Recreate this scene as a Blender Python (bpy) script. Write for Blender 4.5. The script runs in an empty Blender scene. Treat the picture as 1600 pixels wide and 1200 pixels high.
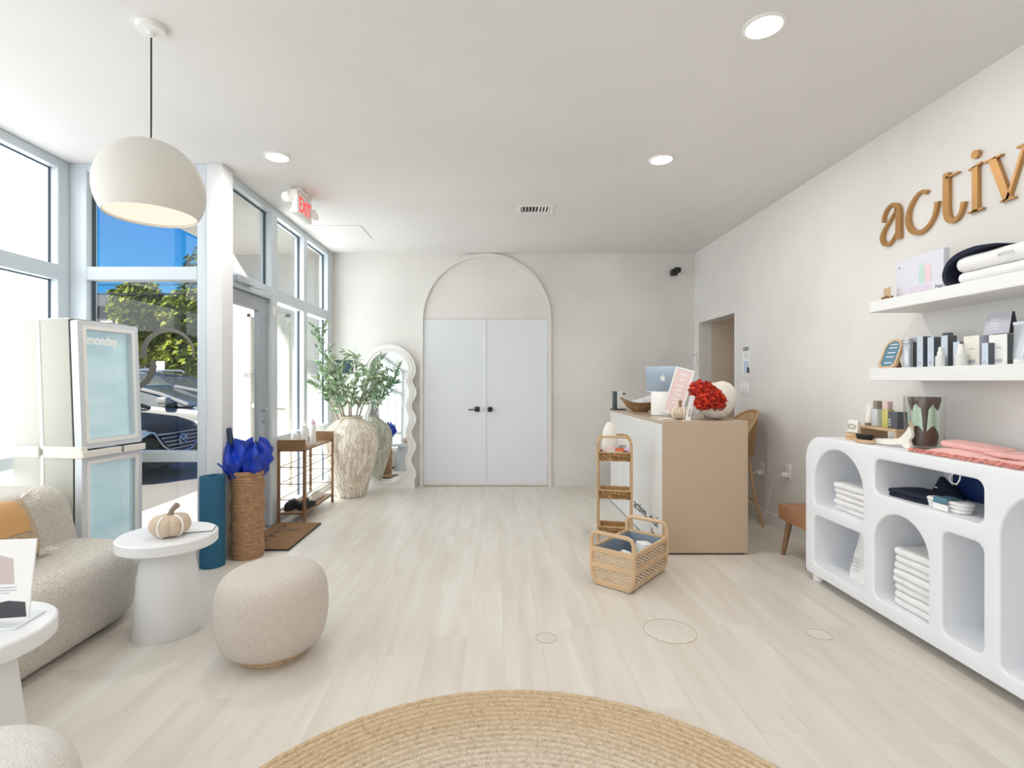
import bpy, bmesh, math, random
from mathutils import Vector, Matrix
from mathutils import noise as mnoise
R = random.Random(7)
PI = math.pi
scene = bpy.context.scene
COL = scene.collection

def S(r, g, b):
    def f(c):
        c /= 255.0
        return c / 12.92 if c <= 0.04045 else ((c + 0.055) / 1.055) ** 2.4
    return (f(r), f(g), f(b), 1.0)

# ------------------------------------------------------------------ camera
EYE = 1.28
cam_d = bpy.data.cameras.new('camera')
cam_d.sensor_width = 36.0
cam_d.lens = 18.0
cam_d.shift_x = 0.0175
cam_d.shift_y = -0.0031
cam_d.clip_start = 0.05
cam_d.clip_end = 400
cam = bpy.data.objects.new('camera', cam_d)
cam.location = (0, 0, EYE)
cam.rotation_euler = (PI / 2, 0, 0)
COL.objects.link(cam)
scene.camera = cam

# ------------------------------------------------------------------ view, sky, sun
vs = scene.view_settings
vs.view_transform = 'Standard'
vs.look = 'None'
vs.gamma = 1.0
vs.use_curve_mapping = False
vs.exposure = 0.45

w = bpy.data.worlds.new('sky')
scene.world = w
w.use_nodes = True
nt = w.node_tree
nt.nodes.clear()
wo = nt.nodes.new('ShaderNodeOutputWorld')
bg = nt.nodes.new('ShaderNodeBackground')
tc = nt.nodes.new('ShaderNodeTexCoord')
sep = nt.nodes.new('ShaderNodeSeparateXYZ')
rp = nt.nodes.new('ShaderNodeValToRGB')
rp.color_ramp.elements[0].position = 0.0
rp.color_ramp.elements[0].color = S(120, 176, 212)
rp.color_ramp.elements[1].position = 0.55
rp.color_ramp.elements[1].color = S(0, 84, 172)
e = rp.color_ramp.elements.new(0.17)
e.color = S(32, 140, 206)
e = rp.color_ramp.elements.new(0.30)
e.color = S(0, 108, 190)
nt.links.new(tc.outputs['Generated'], sep.inputs[0])
nt.links.new(sep.outputs[2], rp.inputs[0])
nt.links.new(rp.outputs[0], bg.inputs[0])
bg.inputs[1].default_value = 1.0
nt.links.new(bg.outputs[0], wo.inputs[0])

sun_d = bpy.data.lights.new('sun', 'SUN')
sun_d.energy = 7.5
sun_d.angle = 0.09
sun_d.color = (1.0, 0.95, 0.86)
sun = bpy.data.objects.new('sun', sun_d)
sun.rotation_euler = Vector((0.42, 0.56, -0.70)).to_track_quat('-Z', 'Y').to_euler()
COL.objects.link(sun)

PANE_GLOW = 2.0      # radiance of the sunlit frosted panes
DOWNLIGHT_W = 7.0

# fill lamp added outside the entrance glass to brighten the dim back
fill_d = bpy.data.lights.new('entrance_fill_light', 'AREA')
fill_d.shape = 'RECTANGLE'
fill_d.size = 2.6
fill_d.size_y = 1.5
fill_d.energy = 36.0
fill_d.color = (0.95, 0.98, 1.0)
fill_lamp = bpy.data.objects.new('entrance_fill_light', fill_d)
fill_lamp.location = (-2.13, 5.36, 1.42)
fill_lamp.rotation_euler = (0, -PI / 2, 0)
COL.objects.link(fill_lamp)

# ------------------------------------------------------------------ materials
def mat(name, col, rough=0.5, metal=0.0, var=0.0, vscale=6.0, bump=0.0, bscale=80.0, stretch=(1, 1, 1),
        spec=0.5, coat=0.0, island=0.0, sheen=0.0, coords='Object', detail=4.0, col2=None):
    m = bpy.data.materials.new(name)
    m.use_nodes = True
    n = m.node_tree
    b = n.nodes['Principled BSDF']
    b.inputs['Base Color'].default_value = col
    b.inputs['Roughness'].default_value = rough
    b.inputs['Metallic'].default_value = metal
    b.inputs['Specular IOR Level'].default_value = spec
    b.inputs['Coat Weight'].default_value = coat
    b.inputs['Sheen Weight'].default_value = sheen
    t = n.nodes.new('ShaderNodeTexCoord')
    mp = n.nodes.new('ShaderNodeMapping')
    mp.inputs['Scale'].default_value = stretch
    if coords == 'World':
        g = n.nodes.new('ShaderNodeNewGeometry')
        n.links.new(g.outputs['Position'], mp.inputs[0])
    else:
        n.links.new(t.outputs[coords], mp.inputs[0])
    if var > 0 or col2:
        nz = n.nodes.new('ShaderNodeTexNoise')
        nz.inputs['Scale'].default_value = vscale
        nz.inputs['Detail'].default_value = detail
        n.links.new(mp.outputs[0], nz.inputs['Vector'])
        r = n.nodes.new('ShaderNodeValToRGB')
        r.color_ramp.elements[0].position = 0.32
        r.color_ramp.elements[1].position = 0.68
        c = col
        if col2:
            r.color_ramp.elements[0].color = col2
            r.color_ramp.elements[1].color = col
        else:
            r.color_ramp.elements[0].color = (c[0] * (1 - var), c[1] * (1 - var), c[2] * (1 - var), 1)
            r.color_ramp.elements[1].color = tuple(min(1, x * (1 + var * .6)) for x in c[:3]) + (1,)
        n.links.new(nz.outputs[0], r.inputs[0])
        n.links.new(r.outputs[0], b.inputs['Base Color'])
    if island > 0:
        g = n.nodes.new('ShaderNodeNewGeometry')
        r = n.nodes.new('ShaderNodeValToRGB')
        c = col
        d = col2 or (c[0] * (1 - island), c[1] * (1 - island), c[2] * (1 - island), 1)
        r.color_ramp.elements[0].color = d
        r.color_ramp.elements[1].color = tuple(min(1, x * (1 + island * .4)) for x in c[:3]) + (1,)
        n.links.new(g.outputs['Random Per Island'], r.inputs[0])
        n.links.new(r.outputs[0], b.inputs['Base Color'])
    if bump > 0:
        nb = n.nodes.new('ShaderNodeTexNoise')
        nb.inputs['Scale'].default_value = bscale
        nb.inputs['Detail'].default_value = 2
        n.links.new(mp.outputs[0], nb.inputs['Vector'])
        bp = n.nodes.new('ShaderNodeBump')
        bp.inputs['Strength'].default_value = bump
        bp.inputs['Distance'].default_value = 0.01
        n.links.new(nb.outputs[0], bp.inputs['Height'])
        n.links.new(bp.outputs[0], b.inputs['Normal'])
    return m

def emis(name, col, strength):
    m = bpy.data.materials.new(name)
    m.use_nodes = True
    n = m.node_tree
    n.nodes.clear()
    o = n.nodes.new('ShaderNodeOutputMaterial')
    e = n.nodes.new('ShaderNodeEmission')
    e.inputs[0].default_value = col
    e.inputs[1].default_value = strength
    n.links.new(e.outputs[0], o.inputs[0])
    return m

def glass(name, tint=(1, 1, 1, 1), rough=0.0, ior=1.45):
    m = bpy.data.materials.new(name)
    m.use_nodes = True
    n = m.node_tree
    n.nodes.clear()
    o = n.nodes.new('ShaderNodeOutputMaterial')
    t = n.nodes.new('ShaderNodeBsdfTransparent')
    t.inputs[0].default_value = tint
    g = n.nodes.new('ShaderNodeBsdfGlossy')
    g.inputs['Roughness'].default_value = rough
    f = n.nodes.new('ShaderNodeFresnel')
    ge = n.nodes.new('ShaderNodeNewGeometry')
    mr = n.nodes.new('ShaderNodeMapRange')
    mr.inputs['To Min'].default_value = ior
    mr.inputs['To Max'].default_value = 1 / ior
    n.links.new(ge.outputs['Backfacing'], mr.inputs[0])
    n.links.new(mr.outputs[0], f.inputs[0])
    x = n.nodes.new('ShaderNodeMixShader')
    n.links.new(f.outputs[0], x.inputs[0])
    n.links.new(t.outputs[0], x.inputs[1])
    n.links.new(g.outputs[0], x.inputs[2])
    n.links.new(x.outputs[0], o.inputs[0])
    return m

M = {}
M['wall'] = mat('wall_plaster', S(235, 232, 228), .75, var=.085, vscale=1.1, bump=.05, bscale=12, coords='World')
M['corridor'] = mat('corridor_paint', S(226, 209, 190), .8, var=.03, vscale=1)
M['kerb'] = mat('kerb_concrete', S(168, 160, 150), .9, var=.1, vscale=2)
M['ceiling'] = mat('ceiling_paint', S(234, 232, 230), .8, var=.05, vscale=.8, coords='World')
M['white'] = mat('white_paint', S(238, 238, 237), .45)
M['door'] = mat('door_paint', S(232, 235, 240), .4, var=.01, vscale=3)
M['trimw'] = mat('trim_paint', S(233, 230, 225), .5)
M['alu'] = mat('window_aluminium', S(214, 222, 228), .4, metal=.15)
M['alu_dark'] = mat('window_gasket', S(70, 84, 96), .6)
M['door_metal'] = mat('door_aluminium', S(172, 178, 184), .4, metal=.2)
M['glass'] = glass('clear_glass', (.97, .985, .98, 1))
M['column'] = mat('column_paint', S(234, 235, 236), .5)
M['frost'] = emis('frosted_daylit_glass', (0.93, 0.975, 1.0, 1), PANE_GLOW)
M['lacquer'] = mat('white_lacquer', S(240, 241, 243), .4)
M['black'] = mat('black_metal', S(22, 22, 24), .4)
M['concrete'] = mat('pavement', S(205, 198, 188), .9, var=.1, vscale=2, bump=.1, bscale=40)
M['asphalt'] = mat('parking_asphalt', S(138, 131, 124), .95, var=.1, vscale=1)
M['extwall'] = mat('exterior_stucco', S(212, 208, 200), .9, var=.03, vscale=2)
M['oak'] = mat('light_oak', S(216, 184, 146), .5, var=.12, vscale=4, stretch=(12, 1, 1))
M['walnut'] = mat('brown_wood', S(142, 108, 76), .5, var=.16, vscale=5, stretch=(1, 1, 6))
M['tanwood'] = mat('tan_wood', S(190, 158, 120), .5, var=.12, vscale=5)
M['rattan'] = mat('rattan', S(206, 172, 130), .6, var=.2, vscale=40)
M['seagrass'] = mat('seagrass_braid', S(190, 148, 98), .8, island=.6, bump=.3, bscale=200)
M['boucle'] = mat('boucle_fabric', S(226, 215, 205), .95, var=.12, vscale=140, bump=.7, bscale=260, sheen=.2)
M['boucle_w'] = mat('boucle_white', S(238, 233, 226), .95, var=.08, vscale=140, bump=.7, bscale=260, sheen=.2)
M['knit'] = mat('sofa_knit', S(224, 217, 207), .95, var=.2, vscale=75, bump=1.0, bscale=110, stretch=(1, 1, 2.4), sheen=.2)
M['cotton'] = mat('white_cotton', S(240, 239, 238), .9, var=.03, vscale=20, bump=.25, bscale=40)
M['navy'] = mat('navy_fabric', S(24, 28, 52), .85, bump=.3, bscale=90)
M['navy_box'] = mat('navy_board', S(14, 46, 104), .5)
M['pink'] = mat('pink_cotton', S(245, 192, 186), .9, var=.1, vscale=10, bump=.3, bscale=60)
M['coral'] = mat('coral_fringe', S(240, 160, 150), .9, island=.3)
M['teal'] = mat('teal_foam', S(34, 96, 128), .7, var=.05, vscale=8)
M['blue'] = mat('blue_nylon', S(14, 58, 178), .45, var=.35, vscale=14, bump=.5, bscale=30)
M['bluedark'] = mat('dark_blue_plastic', S(40, 54, 84), .4)
M['wicker'] = mat('brown_wicker', S(182, 142, 106), .75, var=.3, vscale=26, bump=.5, bscale=120, stretch=(1, 1, 3))
M['desk'] = mat('beige_laminate', S(196, 174, 149), .42, var=.02, vscale=3, coat=.3)
M['desk_lit'] = mat('laminate_painted_lit', S(240, 239, 236), .25, coat=.2)  # counter side coloured paler to stand in for window light on it
M['gold'] = mat('gold_letters', S(184, 140, 88), .38, metal=.55)
M['silver'] = mat('silver_plastic', S(196, 200, 206), .25, metal=.6)
M['silver_l'] = mat('silver_card', S(206, 216, 228), .3, metal=.25)
M['grey_d'] = mat('slate_card', S(92, 98, 104), .4, metal=.2)
M['grey_l'] = mat('lilac_grey_card', S(190, 190, 202), .6)
M['white_p'] = mat('white_plastic', S(244, 243, 240), .35)
M['cream'] = mat('cream_plastic', S(238, 234, 224), .45)
M['fridge'] = mat('fridge_enamel', S(198, 197, 186), .35)
M['chrome'] = mat('brushed_steel', S(196, 204, 210), .28, metal=.8)
M['rubber'] = mat('black_rubber', S(16, 18, 20), .7)
M['stone'] = mat('stone_chips', S(242, 235, 222), .8, island=.3, col2=S(212, 200, 180), bump=.4, bscale=90)
M['grout'] = mat('vase_mortar', S(216, 204, 184), .95)
M['leaf'] = mat('olive_leaf', S(182, 202, 166), .55, island=.4, col2=S(112, 144, 110))
M['branch'] = mat('olive_branch', S(150, 134, 112), .8)
M['mirror'] = mat('mirror_glass', (.86, .92, .92, 1), .01, metal=1)
M['doormat'] = mat('coir_mat', S(160, 122, 86), .95, var=.25, vscale=60, bump=.6, bscale=220)
M['jute'] = None
M['red'] = mat('red_petals', S(216, 58, 22), .7, island=.45, col2=S(156, 24, 10))
M['ceramic'] = mat('cream_ceramic', S(240, 234, 224), .5, bump=.1, bscale=30)
M['yarn'] = mat('beige_yarn', S(222, 202, 180), .95, var=.12, vscale=120, bump=.6, bscale=240)
M['yarn_w'] = mat('white_yarn', S(246, 240, 232), .95)
M['stem'] = mat('grey_stem', S(150, 138, 128), .8)
M['paper'] = mat('white_paper', S(246, 245, 244), .7)
M['tan'] = mat('tan_leather', S(208, 160, 104), .6)
M['exitred'] = emis('exit_letters', S(255, 60, 60), 1.3)
M['glow'] = emis('downlight_lens', (1.0, .95, .86, 1), 5.0)
M['lampglow'] = emis('pendant_diffuser', (1.0, .88, .72, 1), .80)
M['plate'] = mat('switch_plate', S(244, 243, 240), .35)
M['darkscreen'] = mat('dark_screen', S(34, 62, 74), .2)
M['vinyl'] = mat('grey_vinyl', S(128, 126, 118), .7)
M['vinylw'] = mat('white_vinyl', S(252, 252, 252), .6)
M['ink'] = mat('dark_ink', S(48, 44, 46), .7)
M['tree_y'] = mat('sunny_leaves', S(142, 146, 28), .7, island=.5, col2=S(66, 84, 18))
M['tree_g'] = mat('green_leaves', S(62, 94, 32), .7, island=.5, col2=S(24, 46, 18))
M['bark'] = mat('bark', S(110, 90, 70), .9)
M['carblack'] = mat('black_car_paint', S(32, 31, 30), .4, coat=0, spec=.12)
M['carsilver'] = mat('silver_car_paint', S(158, 155, 150), .25, metal=.1, coat=.3)
M['carblue'] = mat('slate_car_paint', S(70, 74, 80), .25, metal=.1, coat=.3)
M['carglass'] = mat('car_glass', S(84, 90, 92), .12, spec=.3)
M['lens'] = mat('headlight_lens', S(214, 214, 210), .12, metal=.3)
M['tyre'] = mat('tyre', S(26, 26, 27), .8)
M['bronze'] = mat('alloy_rim', S(196, 170, 156), .3, metal=.5)
M['house'] = mat('grey_building', S(86, 86, 88), .9, var=.05, vscale=.5)

# ------------------------------------------------------------------ mesh helpers
class MB:
    def __init__(s):
        s.v = []; s.f = []
    def add(s, vs, fs):
        o = len(s.v)
        s.v += [tuple(p) for p in vs]
        s.f += [tuple(i + o for i in q) for q in fs]
        return s
    def box(s, x0, x1, y0, y1, z0, z1):
        return s.add([(x0, y0, z0), (x1, y0, z0), (x1, y1, z0), (x0, y1, z0), (x0, y0, z1), (x1, y0, z1), (x1, y1, z1), (x0, y1, z1)],
                     [(0, 3, 2, 1), (4, 5, 6, 7), (0, 1, 5, 4), (1, 2, 6, 5), (2, 3, 7, 6), (3, 0, 4, 7)])
    def rbox(s, x0, x1, y0, y1, z0, z1, r=.005, seg=2):
        bm = bmesh.new()
        bmesh.ops.create_cube(bm, size=1)
        for q in bm.verts:
            q.co = Vector(((x0 + x1) / 2 + q.co.x * (x1 - x0), (y0 + y1) / 2 + q.co.y * (y1 - y0), (z0 + z1) / 2 + q.co.z * (z1 - z0)))
        r = min(r, .49 * min(x1 - x0, y1 - y0, z1 - z0))
        bmesh.ops.bevel(bm, geom=bm.edges[:], offset=r, segments=seg, affect='EDGES', profile=.5)
        bm.verts.index_update()
        s.add([q.co.copy() for q in bm.verts], [[q.index for q in f.verts] for f in bm.faces])
        bm.free()
        return s
    def lathe(s, prof, n=32, c=(0, 0, 0), fn=None, caps=True):
        vs = []
        for r, z in prof:
            for k in range(n):
                a = 2 * PI * k / n
                rr = r * (fn(a, z) if fn else 1)
                vs.append((c[0] + rr * math.cos(a), c[1] + rr * math.sin(a), c[2] + z))
        fs = []
        for i in range(len(prof) - 1):
            for k in range(n):
                fs.append((i * n + k, i * n + (k + 1) % n, (i + 1) * n + (k + 1) % n, (i + 1) * n + k))
        if caps:
            if prof[0][0] > 1e-5: fs.append(tuple(range(n - 1, -1, -1)))
            if prof[-1][0] > 1e-5: fs.append(tuple((len(prof) - 1) * n + k for k in range(n)))
        return s.add(vs, fs)
    def cyl(s, c, r, h, n=20, r2=None):
        return s.lathe([(r, 0), (r if r2 is None else r2, h)], n, c)
    def tube(s, pts, rad, n=8, closed=False):
        P = [Vector(p) for p in pts]
        N = len(P)
        rs = rad if isinstance(rad, (list, tuple)) else [rad] * N
        vs = []; up = None
        for i in range(N):
            if closed: t = P[(i + 1) % N] - P[i - 1]
            else: t = P[min(i + 1, N - 1)] - P[max(i - 1, 0)]
            if t.length < 1e-9: t = Vector((0, 0, 1))
            t.normalize()
            if up is None:
                a = Vector((0, 0, 1)) if abs(t.z) < .9 else Vector((1, 0, 0))
                up = (a - t * a.dot(t)).normalized()
            else:
                up = up - t * up.dot(t)
                up = up.normalized() if up.length > 1e-6 else t.orthogonal().normalized()
            sd = t.cross(up)
            for k in range(n):
                a = 2 * PI * k / n
                vs.append(P[i] + (up * math.cos(a) + sd * math.sin(a)) * rs[i])
        fs = []
        for i in range(N if closed else N - 1):
            j = (i + 1) % N
            for k in range(n):
                fs.append((i * n + k, i * n + (k + 1) % n, j * n + (k + 1) % n, j * n + k))
        if not closed:
            fs.append(tuple(range(n - 1, -1, -1)))
            fs.append(tuple((N - 1) * n + k for k in range(n)))
        return s.add(vs, fs)
    def prism(s, poly, o, U, V, W, d):
        """polygon (u,v) in plane o+u*U+v*V, extruded by d along W"""
        o = Vector(o); U = Vector(U); V = Vector(V); W = Vector(W)
        n = len(poly)
        a = [o + U * p[0] + V * p[1] for p in poly]
        b = [p + W * d for p in a]
        return s.add(a + b, [tuple(range(n - 1, -1, -1)), tuple(range(n, 2 * n))] + [(i, (i + 1) % n, n + (i + 1) % n, n + i) for i in range(n)])
    def ring(s, outer, inner, o, U, V, W, d):
        o = Vector(o); U = Vector(U); V = Vector(V); W = Vector(W)
        n = len(outer)
        pt = lambda p, k: o + U * p[0] + V * p[1] + W * k
        vs = [pt(p, 0) for p in outer] + [pt(p, 0) for p in inner] + [pt(p, d) for p in outer] + [pt(p, d) for p in inner]
        fs = []
        for i in range(n):
            j = (i + 1) % n
            fs += [(i, n + i, n + j, j), (2 * n + i, 2 * n + j, 3 * n + j, 3 * n + i), (i, j, 2 * n + j, 2 * n + i), (n + i, 3 * n + i, 3 * n + j, n + j)]
        return s.add(vs, fs)
    def ribbon(s, pts, ws, o, U, V, W, d):
        o = Vector(o); U = Vector(U); V = Vector(V); W = Vector(W)
        P = [Vector(p) for p in pts]
        n = len(P)
        L = []; Rr = []
        for i in range(n):
            t = (P[min(i + 1, n - 1)] - P[max(i - 1, 0)]).normalized()
            q = Vector((-t.y, t.x)) * ws[i] * .5
            L.append(P[i] + q); Rr.append(P[i] - q)
        pt = lambda p, k: o + U * p.x + V * p.y + W * k
        vs = [pt(p, 0) for p in L] + [pt(p, 0) for p in Rr] + [pt(p, d) for p in L] + [pt(p, d) for p in Rr]
        fs = []
        for i in range(n - 1):
            fs += [(i, i + 1, n + i + 1, n + i), (2 * n + i, 3 * n + i, 3 * n + i + 1, 2 * n + i + 1),
                   (i, 2 * n + i, 2 * n + i + 1, i + 1), (n + i, n + i + 1, 3 * n + i + 1, 3 * n + i)]
        fs += [(0, n, 3 * n, 2 * n), (n - 1, 3 * n - 1, 4 * n - 1, 2 * n - 1)]
        return s.add(vs, fs)
    def puff(s, poly, z0, z1, rt=.03, rb=0.0, seg=5, dome=0.0):
        """closed plan polygon (ccw) raised into a soft slab"""
        n = len(poly)
        P = [Vector(p) for p in poly]
        nr = []
        for i in range(n):
            t = (P[(i + 1) % n] - P[i - 1]).normalized()
            nr.append(Vector((t.y, -t.x)))
        rings = []
        if rb > 0:
            for k in range(seg + 1):
                a = PI / 2 * k / seg
                rings.append((rb * (1 - math.sin(a)), z0 + rb * (1 - math.cos(a))))
        else:
            rings.append((0, z0))
        for k in range(seg + 1):
            a = PI / 2 * k / seg
            rings.append((rt * (1 - math.cos(a)), z1 - rt + rt * math.sin(a)))
        vs = []
        for d, z in rings:
            vs += [(P[i].x - nr[i].x * d, P[i].y - nr[i].y * d, z) for i in range(n)]
        fs = []
        for i in range(len(rings) - 1):
            for k in range(n):
                fs.append((i * n + k, i * n + (k + 1) % n, (i + 1) * n + (k + 1) % n, (i + 1) * n + k))
        fs.append(tuple(range(n - 1, -1, -1)))
        if dome:
            cx = sum(p.x for p in P) / n; cy = sum(p.y for p in P) / n
            b = (len(rings) - 1) * n
            vs.append((cx, cy, z1 + dome))
            for k in range(n): fs.append((b + k, b + (k + 1) % n, len(vs) - 1))
        else:
            fs.append(tuple((len(rings) - 1) * n + k for k in range(n)))
        return s.add(vs, fs)
    def grid(s, fn, nu, nv, thick=None):
        vs = [Vector(fn(i / nu, j / nv)) for j in range(nv + 1) for i in range(nu + 1)]
        fs = [(j * (nu + 1) + i, j * (nu + 1) + i + 1, (j + 1) * (nu + 1) + i + 1, (j + 1) * (nu + 1) + i) for j in range(nv) for i in range(nu)]
        return s.add(vs, fs)
    def ball(s, c, r, n=14, m=9, sc=(1, 1, 1)):
        pr = [(math.sin(PI * i / m), -math.cos(PI * i / m)) for i in range(m + 1)]
        o = len(s.v)
        s.lathe(pr, n, (0, 0, 0), caps=False)
        for i in range(o, len(s.v)):
            q = s.v[i]
            s.v[i] = (c[0] + q[0] * r * sc[0], c[1] + q[1] * r * sc[1], c[2] + q[2] * r * sc[2])
        return s
    def tf(s, mtx, start=0):
        for i in range(start, len(s.v)):
            s.v[i] = tuple(mtx @ Vector(s.v[i]))
        return s
    def mesh(s, name, smooth=35):
        me = bpy.data.meshes.new(name)
        me.from_pydata(s.v, [], s.f)
        bm = bmesh.new()
        bm.from_mesh(me)
        bmesh.ops.remove_doubles(bm, verts=bm.verts[:], dist=1e-6)
        bmesh.ops.recalc_face_normals(bm, faces=bm.faces[:])
        th = math.radians(smooth)
        for f in bm.faces: f.smooth = smooth > 0
        for ed in bm.edges:
            ed.smooth = len(ed.link_faces) == 2 and ed.calc_face_angle(0) < th
        bm.to_mesh(me)
        bm.free()
        return me

def rrect(w, h, r, n=6, cx=0, cy=0):
    """rounded rectangle, ccw"""
    r = min(r, w / 2 - 1e-4, h / 2 - 1e-4)
    out = []
    for qx, qy, a0 in ((1, 1, 0), (-1, 1, PI / 2), (-1, -1, PI), (1, -1, 1.5 * PI)):
        for k in range(n + 1):
            a = a0 + PI / 2 * k / n
            out.append((cx + qx * (w / 2 - r) + r * math.cos(a), cy + qy * (h / 2 - r) + r * math.sin(a)))
    return out

def circ(r, n=40, cx=0, cy=0):
    return [(cx + r * math.cos(2 * PI * k / n), cy + r * math.sin(2 * PI * k / n)) for k in range(n)]

def obj(name, mb, m, parent=None, smooth=35, loc=None, rot=None):
    me = mb if isinstance(mb, bpy.types.Mesh) else mb.mesh(name, smooth)
    o = bpy.data.objects.new(name, me)
    if m is not None and len(me.materials) == 0:
        me.materials.append(M[m] if isinstance(m, str) else m)
    COL.objects.link(o)
    if parent: o.parent = parent
    if loc: o.location = loc
    if rot: o.rotation_euler = rot
    return o

def tag(o, label, cat, group=None, kind=None):
    o['label'] = label
    o['category'] = cat
    if group: o['group'] = group
    if kind: o['kind'] = kind
    return o

def thing(name, label, cat, loc=(0, 0, 0), rz=0, group=None, kind=None):
    o = bpy.data.objects.new(name, None)
    o.empty_display_size = .05
    o.location = loc
    o.rotation_euler = (0, 0, rz)
    COL.objects.link(o)
    return tag(o, label, cat, group, kind)

def struct(name, mb, m, label, cat, smooth=35):
    return tag(obj(name, mb, m, smooth=smooth), label, cat, kind='structure')

def copy_tree(o, parent=None):
    c = o.copy()
    COL.objects.link(c)
    c.parent = parent
    for ch in list(o.children): copy_tree(ch, c)
    return c

def text_mb(s, size, o, U, V, W, d=.001, align='LEFT', width=None, bold=0):
    """lettering as thin solid: origin o, reading direction U, up V, facing W"""
    cu = bpy.data.curves.new('lettering', 'FONT')
    cu.body = s
    cu.size = size
    cu.extrude = d / 2
    cu.offset = bold
    cu.align_x = align
    cu.resolution_u = 3
    ob = bpy.data.objects.new('lettering', cu)
    COL.objects.link(ob)
    dg = bpy.context.evaluated_depsgraph_get()
    me = bpy.data.meshes.new_from_object(ob.evaluated_get(dg))
    vs = [v.co.copy() for v in me.vertices]
    fs = [tuple(p.vertices) for p in me.polygons]
    bpy.data.objects.remove(ob)
    bpy.data.curves.remove(cu)
    bpy.data.meshes.remove(me)
    if width and vs:
        mx = max(v.x for v in vs) - min(v.x for v in vs)
        k = width / mx
        for v in vs: v.x *= k
    o = Vector(o); U = Vector(U); V = Vector(V); W = Vector(W)
    mb = MB()
    return mb.add([o + U * v.x + V * v.y + W * (v.z + d / 2) for v in vs], fs)

def weave(mb, o, U, V, W, w, h, nx, ny, amp=.003, t=.0015):
    """over-under woven panel made of wavy strips"""
    o = Vector(o); U = Vector(U); V = Vector(V); W = Vector(W)
    sh = h / ny
    for j in range(ny):
        n = nx * 2
        vs = []
        for i in range(n + 1):
            off = amp * math.sin(PI * (i / 2 + j)) if i % 2 else 0
            b = o + U * (w * i / n) + V * (sh * (j + .06)) + W * off
            vs += [b, b + V * (sh * .88)]
        fs = [(2 * i, 2 * i + 2, 2 * i + 3, 2 * i + 1) for i in range(n)]
        mb.add(vs, fs)
    for i in range(nx):
        u = w * (i + .5) / nx
        b = o + U * u
        q = w / nx * .18
        vs = [b - U * q, b + U * q, b + U * q + V * h, b - U * q + V * h]
        mb.add(vs, [(0, 1, 2, 3)])
    return mb
X3 = Vector((1, 0, 0)); Y3 = Vector((0, 1, 0)); Z3 = Vector((0, 0, 1))
# ================================================================== SETTING
XD, XA, XR, YB, YW, YR, ZC = -1.97, -3.03, 2.44, 6.24, 3.65, -4.6, 2.83
CEIL_H = ZC

def wood_floor():
    m = bpy.data.materials.new('pale_oak_floor')
    m.use_nodes = True
    n = m.node_tree
    b = n.nodes['Principled BSDF']
    g = n.nodes.new('ShaderNodeNewGeometry')
    oi = n.nodes.new('ShaderNodeObjectInfo')
    mp = n.nodes.new('ShaderNodeMapping')
    mp.inputs['Scale'].default_value = (6, .7, 1)
    n.links.new(g.outputs['Position'], mp.inputs[0])
    add = n.nodes.new('ShaderNodeVectorMath'); add.operation = 'ADD'
    sc = n.nodes.new('ShaderNodeVectorMath'); sc.operation = 'SCALE'
    sc.inputs[0].default_value = (17, 31, 5)
    n.links.new(oi.outputs['Random'], sc.inputs['Scale'])
    n.links.new(mp.outputs[0], add.inputs[0]); n.links.new(sc.outputs[0], add.inputs[1])
    nz = n.nodes.new('ShaderNodeTexNoise')
    nz.inputs['Scale'].default_value = 1.6; nz.inputs['Detail'].default_value = 6; nz.inputs['Distortion'].default_value = .6
    n.links.new(add.outputs[0], nz.inputs['Vector'])
    r = n.nodes.new('ShaderNodeValToRGB')
    r.color_ramp.elements[0].position = .3; r.color_ramp.elements[0].color = S(216, 207, 194)
    r.color_ramp.elements[1].position = .7; r.color_ramp.elements[1].color = S(230, 225, 217)
    n.links.new(nz.outputs[0], r.inputs[0])
    hsv = n.nodes.new('ShaderNodeHueSaturation')
    mr = n.nodes.new('ShaderNodeMapRange')
    mr.inputs['To Min'].default_value = .98; mr.inputs['To Max'].default_value = 1.015
    n.links.new(oi.outputs['Random'], mr.inputs[0])
    n.links.new(mr.outputs[0], hsv.inputs['Value'])
    n.links.new(r.outputs[0], hsv.inputs['Color'])
    n.links.new(hsv.outputs[0], b.inputs['Base Color'])
    b.inputs['Roughness'].default_value = .36
    b.inputs['Specular IOR Level'].default_value = .5
    bp = n.nodes.new('ShaderNodeBump'); bp.inputs['Strength'].default_value = .05; bp.inputs['Distance'].default_value = .005
    n.links.new(nz.outputs[0], bp.inputs['Height']); n.links.new(bp.outputs[0], b.inputs['Normal'])
    return m
M['floor'] = wood_floor()

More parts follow.
